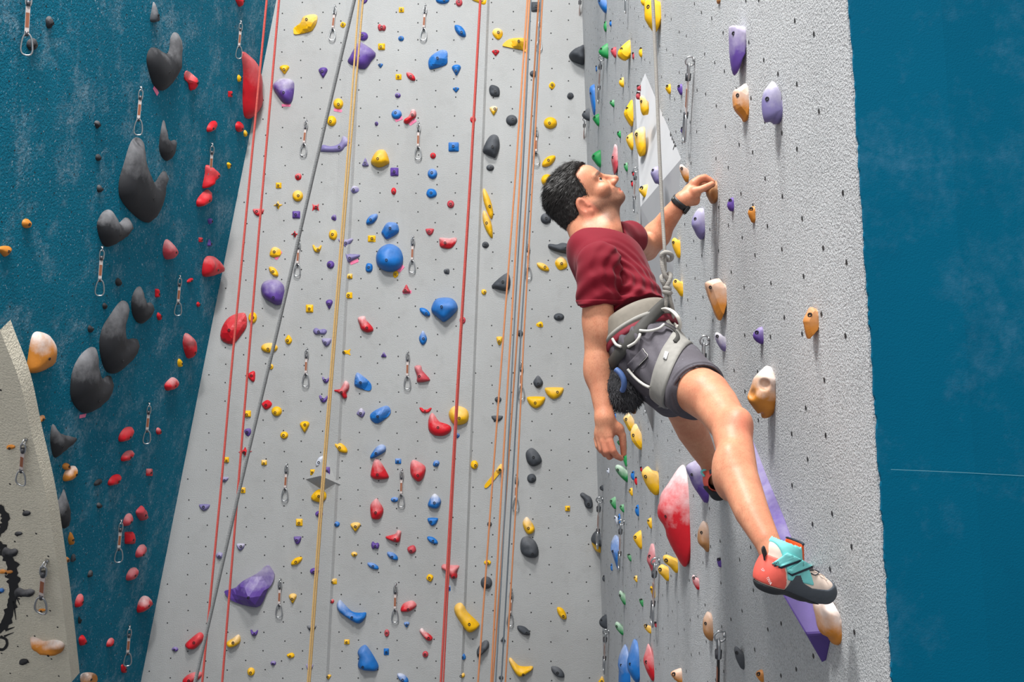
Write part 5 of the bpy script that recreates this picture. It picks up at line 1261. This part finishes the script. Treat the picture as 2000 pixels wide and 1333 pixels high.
# ---- pocket flap and stitched hem on the shorts
M_cloth2 = M_shorts
shorts_o = [c for c in person.children if c.name.startswith('shorts')][0]
pk = patch('pocket', shorts_f, [(1224, 713), (1255, 680), (1265, 696), (1236, 728)], M_shorts, shorts_o, ORG, .003, .003, 8, 8)
etube('pocket_stitching', spline([on(x, y, shorts_f, .0075) for x, y in [(1255.5, 681), (1260, 688), (1264.5, 696), (1250, 712), (1236, 727)]], 30), .0009, M_pale, shorts_o, ORG, 5)
wrap('hem', shorts_f, PA(1360, 765, 2.71), nrm(KNR - HPR), .028, .0022, M_shorts, shorts_o, .14, origin=ORG)
shirt_o = [c for c in person.children if c.name.startswith('t_shirt')][0]
wrap('sleeve_hem', shirt_f, PA(1167.5, 592, 2.96), (0, 0, 1), .016, .0016, M_shirt, shirt_o, .09, origin=ORG)

# ---- chalk bag on its own belt
bag_c = PA(1217, 752, 2.93)
bag = new_obj('chalk_bag', None, None, None, bag_c); tag(bag, 'furry black chalk bag with blue grip hanging behind the hip', 'chalk bag')
M_fur = plain('black_fur', s2l(34, 34, 38), .8); M_fur2 = plain('grey_fur_tips', s2l(58, 58, 62), .8); M_blue = plain('blue_grip', s2l(70, 98, 150), .55)
bag_f = lambda p: union(.03, rcone(PA(1213, 716, 2.94), PA(1215, 766, 2.93), .034, .046), rcone(PA(1215, 766, 2.93), PA(1228, 768, 2.95), .045, .042))(p) - .004 * fnoise(p, 120)
sdf_obj('pouch', bag_f, bag_c - .13, bag_c + .13, .004, M_fur, bag, bag_c)
V, F_ = nets(bag_f, bag_c - .13, bag_c + .13, .008); rnd = random.Random(3); fv = []; ff = []
for v in V:
    if v[1] > bag_c[1] + .03: continue
    for _ in range(3):
        n_ = nrm(v - bag_c + np.array([rnd.gauss(0, .03) for _ in range(3)])); d_ = nrm(n_ * .5 + np.array([rnd.gauss(0, .35), -.1, -.75])); s_ = nrm(np.cross(d_, [0, 1, 0.1])) * .0011
        b = len(fv); L_ = rnd.uniform(.007, .016); p = v - n_ * .003 + np.array([rnd.gauss(0, .003) for _ in range(3)])
        fv += [p - s_ - bag_c, p + s_ - bag_c, p + d_ * L_ + n_ * .004 - bag_c]; ff.append((b, b + 1, b + 2))
o = new_obj('fur', mesh('fur', fv, ff, False), M_fur2, bag); o['kind'] = 'stuff'
etube('grip_handle', spline([PA(1203, 722, 2.862), PA(1212, 730, 2.855), PA(1218, 742, 2.852), PA(1219, 753, 2.855), PA(1216, 763, 2.866)], 20), .0115, M_blue, bag, bag_c, 10, .7)
wrap('waist_strap', belt_f, PA(1254, 650, 3.01), nrm([-.74, .16, .64]), .034, .013, M_strap, bag, origin=bag_c)
M_wood = plain('brown_wood', s2l(140, 92, 42), .6); M_bris = plain('dark_bristle', s2l(60, 42, 24), .9)
br = new_obj('chalk_brush', None, None, None, PA(1234, 796, 2.96)); tag(br, 'small wooden brush sticking out below the furry chalk bag', 'brush')
og = PA(1234, 796, 2.96)
etube('handle', spline([PA(1224, 768, 2.95), PA(1231, 788, 2.96), PA(1239, 808, 2.97)], 10), [.006, .0065, .007, .0075, .008, .0085, .009, .009, .0085, .006], M_wood, br, og, 8, .6)
etube('bristles', spline([PA(1229, 786, 2.952), PA(1237, 806, 2.962)], 6), .0055, M_bris, br, og, 8)

# ---- watch
wa = PA(1328.5, 397, 3.555); AXW = nrm(PA(1340, 385, 3.55) - PA(1312, 418, 3.58))
watch = new_obj('wristwatch', None, None, None, wa); tag(watch, 'black sports watch on the left wrist', 'watch')
M_wband = plain('black_watch_band', s2l(34, 36, 38), .5); M_wface = plain('watch_face', s2l(14, 14, 16), .25); M_wclip = plain('grey_band_clip', s2l(96, 98, 92), .5)
wrap('band', armLf, wa, AXW, .021, .0035, M_wband, watch, .06, origin=wa)
c_ = PA(1340.5, 411, 3.545); bx = nrm(PA(1345, 405, 3.545) - PA(1336, 417, 3.545)); by = nrm(PA(1346, 416, 3.54) - PA(1335, 406, 3.54)); bz = np.cross(bx, by)
V = [c_ + bx * i * .0145 + by * j * .0065 + bz * k * .014 - wa for k in (-1, 1) for i, j in ((-1, -1), (1, -1), (1, 1), (-1, 1))]
o = new_obj('case', mesh('case', V, [(3, 2, 1, 0), (4, 5, 6, 7), (0, 1, 5, 4), (1, 2, 6, 5), (2, 3, 7, 6), (3, 0, 4, 7)], False), M_wface, watch)
bv = o.modifiers.new('soft', 'BEVEL'); bv.width = .003; bv.segments = 2
wrap('band_clip', armLf, wa - AXW * .0, nrm(AXW + .0), .008, .0046, M_wclip, watch, .06, origin=wa, arc=(0.2, 0.6), n=8)

# ---- right climbing shoe
SH_H = PA(1487, 1118, 2.20); SH_T = PA(1628, 1150, 2.31); sf = nrm(SH_T - SH_H); su = np.array([0.05, -.12, 1.0]); su = nrm(su - sf * (su @ sf)); ss = np.cross(su, sf)
SR = np.array([sf, ss, su]); sl_ = lambda p: (p - SH_H) @ SR.T
def shoe_base(q):
    d = smin(ell((.030, 0, -.004), I3, (.033, .031, .037))(q), rcone((.04, 0, .004), (.12, 0, -.004), .035, .032)(q), .02)
    d = smin(d, rcone((.055, 0, .032), (.135, 0, .006), .029, .026)(q), .02)
    d = smin(d, ell((.160, 0, -.006), I3, (.064, .037, .029))(q), .02)
    d = smin(d, rcone((.17, 0, -.010), (.208, 0, -.018), .026, .018)(q), .015)
    d = smin(d, rcone((.046, 0, .026), (.042, 0, .054), .038, .0385)(q), .02)
    d = smax(d, (-.036 - q[..., 2] - .10 * np.clip(q[..., 0] - .05, 0, .2)), .008)
    return d
lo_, hi_ = bb([SH_H, SH_T, SH_H + su * .09, SH_T + su * .03], .06)
def shoe_part(name, m, fq, h=.0026): return sdf_obj(name, lambda p: fq(sl_(p)), lo_, hi_, h, m, shoe, SH_H)
M_cream = plain('cream_shoe_leather', s2l(226, 206, 192), .7); M_teal = plain('teal_strap', s2l(120, 208, 206), .65); M_red2 = plain('coral_heel_rubber', s2l(226, 92, 78), .6)
M_rub = plain('dark_grey_rubber', s2l(70, 76, 84), .75); M_navy = plain('dark_navy_lining', s2l(34, 44, 58), .8); M_org = plain('orange_lining', s2l(226, 84, 24), .8); M_blk = plain('black_rubber', s2l(40, 42, 46), .8)
shoe = new_obj('climbing_shoe', None, None, None, SH_H); tag(shoe, 'teal, cream and coral climbing shoe on the right foot, nearest the camera', 'shoe', 'pair of climbing shoes')
ftop = rcone((.046, 0, .062), (.036, 0, .14), .0315, .035)
shoe_part('upper', M_cream, lambda q: np.maximum(shoe_base(q), -ftop(q)))
zr = lambda x: np.interp(x, [.04, .055, .075, .095, .12, .17, .20, .215], [-.02, .018, .020, .002, -.004, .000, .012, .05])
shoe_part('rand', M_rub, lambda q: smax(smax(shoe_base(q) - .0028, q[..., 2] - zr(q[..., 0]), .002), .050 - q[..., 0], .003))
shoe_part('sole', M_blk, lambda q: smax(shoe_base(q) - .0045, q[..., 2] + .022 + .14 * np.clip(q[..., 0] - .06, 0, .2), .002))
shoe_part('heel_band', M_red2, lambda q: smax(smax(shoe_base(q) - .0036, q[..., 0] - (.036 - .5 * q[..., 2]), .002), smax(q[..., 2] - .040, -.020 - q[..., 2], .002), .002))
shoe_part('ankle_panel', M_teal, lambda q: np.maximum(smax(smax(shoe_base(q) - .0024, (.040 - .5 * q[..., 2]) - q[..., 0], .002), smax(q[..., 0] - (.125 - .5 * q[..., 2]), .002 - q[..., 2], .002), .002), -ftop(q)))
shoe_part('tongue', M_org, lambda q: smax(smax(rcone((.082, 0, .030), (.060, 0, .074), .026, .027)(q), -ftop(q), .002), q[..., 2] - .082, .003))
shoe_part('tongue_trim', M_navy, lambda q: smax(smax(rcone((.082, 0, .030), (.060, 0, .074), .0275, .0285)(q), -ftop(q), .002), np.abs(q[..., 2] - .0825) - .003, .002))
sbf = lambda p: shoe_base(sl_(p))
stf = lambda p: np.minimum(sbf(p), rcone((.082, 0, .030), (.060, 0, .074), .0265, .0275)(sl_(p)))
def sp(x, y, z): return SH_H + sf * x + ss * y + su * z
def strap(quad, name, m, lift, dx=0, dy=0): patch(name, stf, [(x + dx, y + dy) for x, y in quad], m, shoe, SH_H, lift, .0022, 12, 6)
q1 = [(1507, 1101.5), (1525, 1108), (1566, 1093), (1538, 1080)]; q2 = [(1537, 1116.5), (1546, 1122.5), (1587, 1106), (1568, 1094.5)]
for q_ in (q1, q2): strap(q_, 'strap_backing', M_navy, .0028, 1.5, 4); strap(q_, 'strap', M_teal, .0055)
etube('pull_loop', spline([sp(.004, 0, .018), sp(-.006, 0, .034), sp(-.016, .0, .046), sp(-.014, .002, .052), sp(-.002, .002, .040), sp(.006, .002, .026)], 24), .0042, M_blk, shoe, SH_H, 8, .5)
gtext('SPORTIVA', sbf, (1486, 1112), (1500, 1136), (1491, 1110), .0085, M_tagw, 'heel_print', shoe, SH_H, .0052)
gtext('las', stf, (1513, 1104), (1534, 1096), (1511, 1098), .0105, M_navy, 'strap_print', shoe, SH_H, .0085)
gtext('S', sbf, (1568, 1107), (1578, 1103), (1566, 1101), .012, M_navy, 'strap_print', shoe, SH_H, .0085)
etube('toe_line', spline([on(x, y, sbf, .0025) for x, y in [(1578, 1116), (1590, 1114), (1600, 1119), (1592, 1124), (1584, 1120)]], 20), .0012, M_navy, shoe, SH_H, 5)
etube('toe_line', spline([on(x, y, sbf, .0035) for x, y in [(1600, 1121), (1608, 1125), (1615, 1134)]], 10), .0013, M_cream, shoe, SH_H, 5)

# ---- left climbing shoe, seen from behind on the purple claw
LH = PA(1393, 918, 3.58); shl = new_obj('climbing_shoe', None, None, None, LH); tag(shl, 'left climbing shoe with red heel, half hidden behind the right calf', 'shoe', 'pair of climbing shoes')
lb = union(.02, rcone(PA(1390, 908, 3.60), PA(1396, 940, 3.58), .034, .036), rcone(PA(1396, 940, 3.58), PA(1403, 960, 3.60), .036, .029), rcone(PA(1398, 930, 3.60), PA(1418, 950, 3.68), .034, .03))
l0, h0 = bb([PA(1394, 890, 3.6), PA(1409, 975, 3.6), PA(1420, 950, 3.68)], .05)
yy = lambda p: 666.5 - (p[..., 2] - CAMZ) / p[..., 1] * FOC
xx = lambda p: 1000 + p[..., 0] / p[..., 1] * FOC
sdf_obj('upper', lambda p: np.maximum(lb(p), -rcone(ANL, PA(1385, 885, 3.55), .030, .034)(p)), l0, h0, .003, M_red2, shl, LH)
sdf_obj('heel_rubber', lambda p: smax(smax(lb(p) - .003, (905 - yy(p)) / 560, .002), (1381 + (yy(p) - 905) * .22 - xx(p)) / 560, .004), l0, h0, .003, M_rub, shl, LH)
sdf_obj('sole', lambda p: smax(lb(p) - .005, (950 - yy(p)) / 560, .003), l0, h0, .003, M_blk, shl, LH)
etube('pull_loop', spline([PA(1380, 906, 3.57), PA(1377, 895, 3.56), PA(1380, 888, 3.555), PA(1384, 893, 3.56), PA(1385, 903, 3.57)], 18), .0045, M_blk, shl, LH, 8, .6)
etube('strap', spline([PA(1379, 917, 3.565), PA(1370, 922, 3.57), PA(1376, 931, 3.57)], 12), .004, M_teal, shl, LH, 8)

# ---- climber's rope with its figure-eight knot
RR = .0052
dk = 2.93
rp = new_obj('climbing_rope', None, None, None, PA(1300, 500, dk)); tag(rp, "pale grey rope with a figure-eight knot tied to the climber's harness", 'rope'); og = PA(1300, 500, dk)
MRP = MR['pale']
up = [PA(1262, -300, 3.06), PA(1275, 0, 3.02), PA(1281, 130, 3.0), PA(1288, 300, 2.97), PA(1294, 420, 2.95), PA(1297.5, 480, dk), PA(1298.5, 505, dk), PA(1299, 530, dk + .008)]
etube('rope_strand', spline(up, 60), RR, MRP, rp, og)
z_ = lambda x, y, o=0.0: PA(x, y, dk + o)
etube('knot_loop', spline([z_(1292.5, 503, -.008), z_(1293, 497, -.012), z_(1299, 493.5, -.014), z_(1307, 494.5, -.012), z_(1312, 499, -.004), z_(1311, 506, .006), z_(1305, 508, .010), z_(1298, 503, .012), z_(1293, 508, .004)], 40), .0066, MRP, rp, og)
etube('knot_loop', spline([z_(1293, 508, -.004), z_(1293.5, 518, -.008), z_(1296, 530, -.010), z_(1300, 540, -.010), z_(1304.5, 548, -.004), z_(1304, 556, .006)], 28), .0066, MRP, rp, og)
etube('knot_loop', spline([z_(1306, 534, .006), z_(1309.5, 537, -.002), z_(1309.5, 544, -.010), z_(1306, 552, -.012), z_(1302, 560, -.008), z_(1301, 566, .004)], 28), .0066, MRP, rp, og)
etube('knot_loop', spline([z_(1296, 538, .006), z_(1292.5, 541, .0), z_(1292.5, 547, -.004), z_(1295.5, 553, -.004), z_(1299, 559, .004)], 24), .0066, MRP, rp, og)
for yk, x0, x1 in ((563.5, 1294.5, 1311), (571.5, 1293.5, 1313)):
    cx = (x0 + x1) / 2; rx = (x1 - x0) / 2 / FOC * dk - RR
    etube('knot_wrap', [z_(cx, yk) + np.array([rx * math.cos(a), .013 * math.sin(a), -.002 * math.cos(a)]) for a in np.linspace(0, 2 * math.pi, 24, endpoint=False)], .0066, MRP, rp, og, 8, 1.0, True)
etube('tie_in_strand', spline([z_(1301, 574), z_(1301, 590), z_(1300.5, 604, .01), z_(1303, 618, .02)], 16), RR, MRP, rp, og)
etube('tie_in_strand', spline([z_(1307, 574), z_(1310.5, 590), z_(1314, 604, .01), z_(1314, 622, .02)], 16), RR, MRP, rp, og)

# ---- bone-like hold with hollow sockets
d0 = float(right.hit(1508, 765)[1]); og = PA(1500, 765, d0)
def skull_f(p):
    d = union(.02, rcone(PA(1500, 722, d0), PA(1497, 745, d0 - .01), .010, .030), rcone(PA(1496, 748, d0 - .01), PA(1486, 775, d0 - .005), .033, .036), rcone(PA(1500, 775, d0), PA(1496, 790, d0), .036, .030),
              rcone(PA(1497, 792, d0), PA(1496, 806, d0), .022, .0155))(p)
    d = smax(d, -ell(PA(1495, 752, d0 - .048), I3, (.0165, .020, .0175))(p), .006)
    d = smax(d, -ell(PA(1465, 769, d0 - .028), I3, (.015, .026, .018))(p), .006)
    d = smax(d, -ell(PA(1484, 729, d0 - .040), I3, (.005, .03, .005))(p), .003)
    d = smax(d, -ell(PA(1487, 813, d0 - .01), I3, (.007, .05, .010))(p), .003) - .0022 * fnoise(p, 90)
    return np.maximum(d, (p - right.p0) @ (-right.n) - .006)
sk_o = sdf_obj('climbing_hold', skull_f, og - np.array([.13, .12, .12]), og + np.array([.07, .12, .12]), .003, HM['T'], None, og)
sk_o['chalk'] = .95; record(sk_o, 'r', (1484, 766), 110, 'bone-like tan hold with two hollow sockets', 'T')
# ------------------------------------------------------------------ labels of the many holds and quickdraws
LM = []
for h in HOLDS:
    if h['label']:
        s = h['label']; w = s.split()
        k = next((i for i, x in enumerate(w) if x in ('hold', 'volume', 'foothold')), None)
        if k is None or w[0] in ('upper', 'lower', 'left', 'right', 'lowest') or k > 5: continue
        LM.append((' '.join(w[:k + 1]), h))
from collections import Counter
_c = Counter(a for a, _ in LM); LM = [(a, h) for a, h in LM if _c[a] == 1]
DIRS = ['right of', 'up-right of', 'above', 'up-left of', 'left of', 'down-left of', 'below', 'down-right of']
def bin_dir(a, b):
    return int(round(math.atan2(-(b[1] - a[1]), b[0] - a[0]) / (math.pi / 4))) % 8
RANK = ['nearest', 'second', 'third', 'fourth', 'fifth', 'sixth', 'seventh', 'eighth']
for h in HOLDS:
    z = h['size']; h['sz'] = 'tiny' if z < 14 else 'small' if z < 24 else 'medium' if z < 42 else 'large'
def describe(h, base, same):
    best = None
    for nm, l in LM:
        if l['wall'] != h['wall'] or l is h: continue
        dd = np.linalg.norm(l['c'] - h['c']); b = bin_dir(l['c'], h['c'])
        rk = sum(1 for g in same if g is not h and bin_dir(l['c'], g['c']) == b and np.linalg.norm(l['c'] - g['c']) < dd)
        sc = dd * (1 + 0.9 * rk)
        if best is None or sc < best[0]: best = (sc, nm, b, rk)
    if best is None: return base
    _, nm, b, rk = best
    return '%s, %s one %s the %s' % (base, RANK[min(rk, 7)], DIRS[b], nm)
WALLN = {'b': 'grey wall', 'l': 'blue wall', 'r': 'right wall', 'c': 'beige wall'}
beige = sorted([h for h in HOLDS if h['wall'] == 'c' and not h['label']], key=lambda h: h['c'][1])
for h, s in zip(beige, ['small tan hold above the beige wall mural', 'upper of two black pebble holds on the beige wall', 'lower of two black pebble holds on the beige wall', 'knobbly black hold on top of the black mural stroke',
                        'flat tan hold lying across the black mural stroke', 'blue hold cut by the left edge of the photo', 'black bone-shaped hold right of the black mural stroke',
                        'small tan hold under the lower beige wall quickdraw', 'black oval hold at the bottom left of the beige wall']): h['label'] = s
for h in HOLDS:
    o = h['o']
    tiny = h['size'] < 17 and not h['label']
    noun = 'foothold' if tiny else 'hold'
    if not h['label']:
        base = '%s %s %s %s' % (h['sz'], HC[h['col']][0], SHAPE[h['shape']], noun)
        same = [g for g in HOLDS if not g['label_done'] and g['wall'] == h['wall'] and g['col'] == h['col'] and g['shape'] == h['shape'] and g['sz'] == h['sz']] if False else \
               [g for g in HOLDS if g['wall'] == h['wall'] and g['col'] == h['col'] and g['shape'] == h['shape'] and g['sz'] == h['sz']]
        lab = describe(h, base, same)
    else: lab = h['label']
    if o.name.startswith('climbing_volume'): tag(o, lab, 'volume'); continue
    if tiny: o.name = 'foothold'; o.data.name = 'foothold'; tag(o, lab, 'foothold', 'small footholds on the climbing walls')
    else: tag(o, lab, 'climbing hold', 'climbing holds on the gym walls')
for q in QDRAWS:
    base = 'steel quickdraw on the ' + WALLN[q['wall']]
    if q['wall'] == 'c':
        lab = 'upper quickdraw on the beige wall' if q['c'][1] < 1000 else 'lower quickdraw on the beige wall beside the mural'
    else: lab = q['label'] or describe(q, base, [g for g in QDRAWS if g['wall'] == q['wall']])
    tag(q['o'], lab, 'quickdraw', 'quickdraws on the climbing walls')
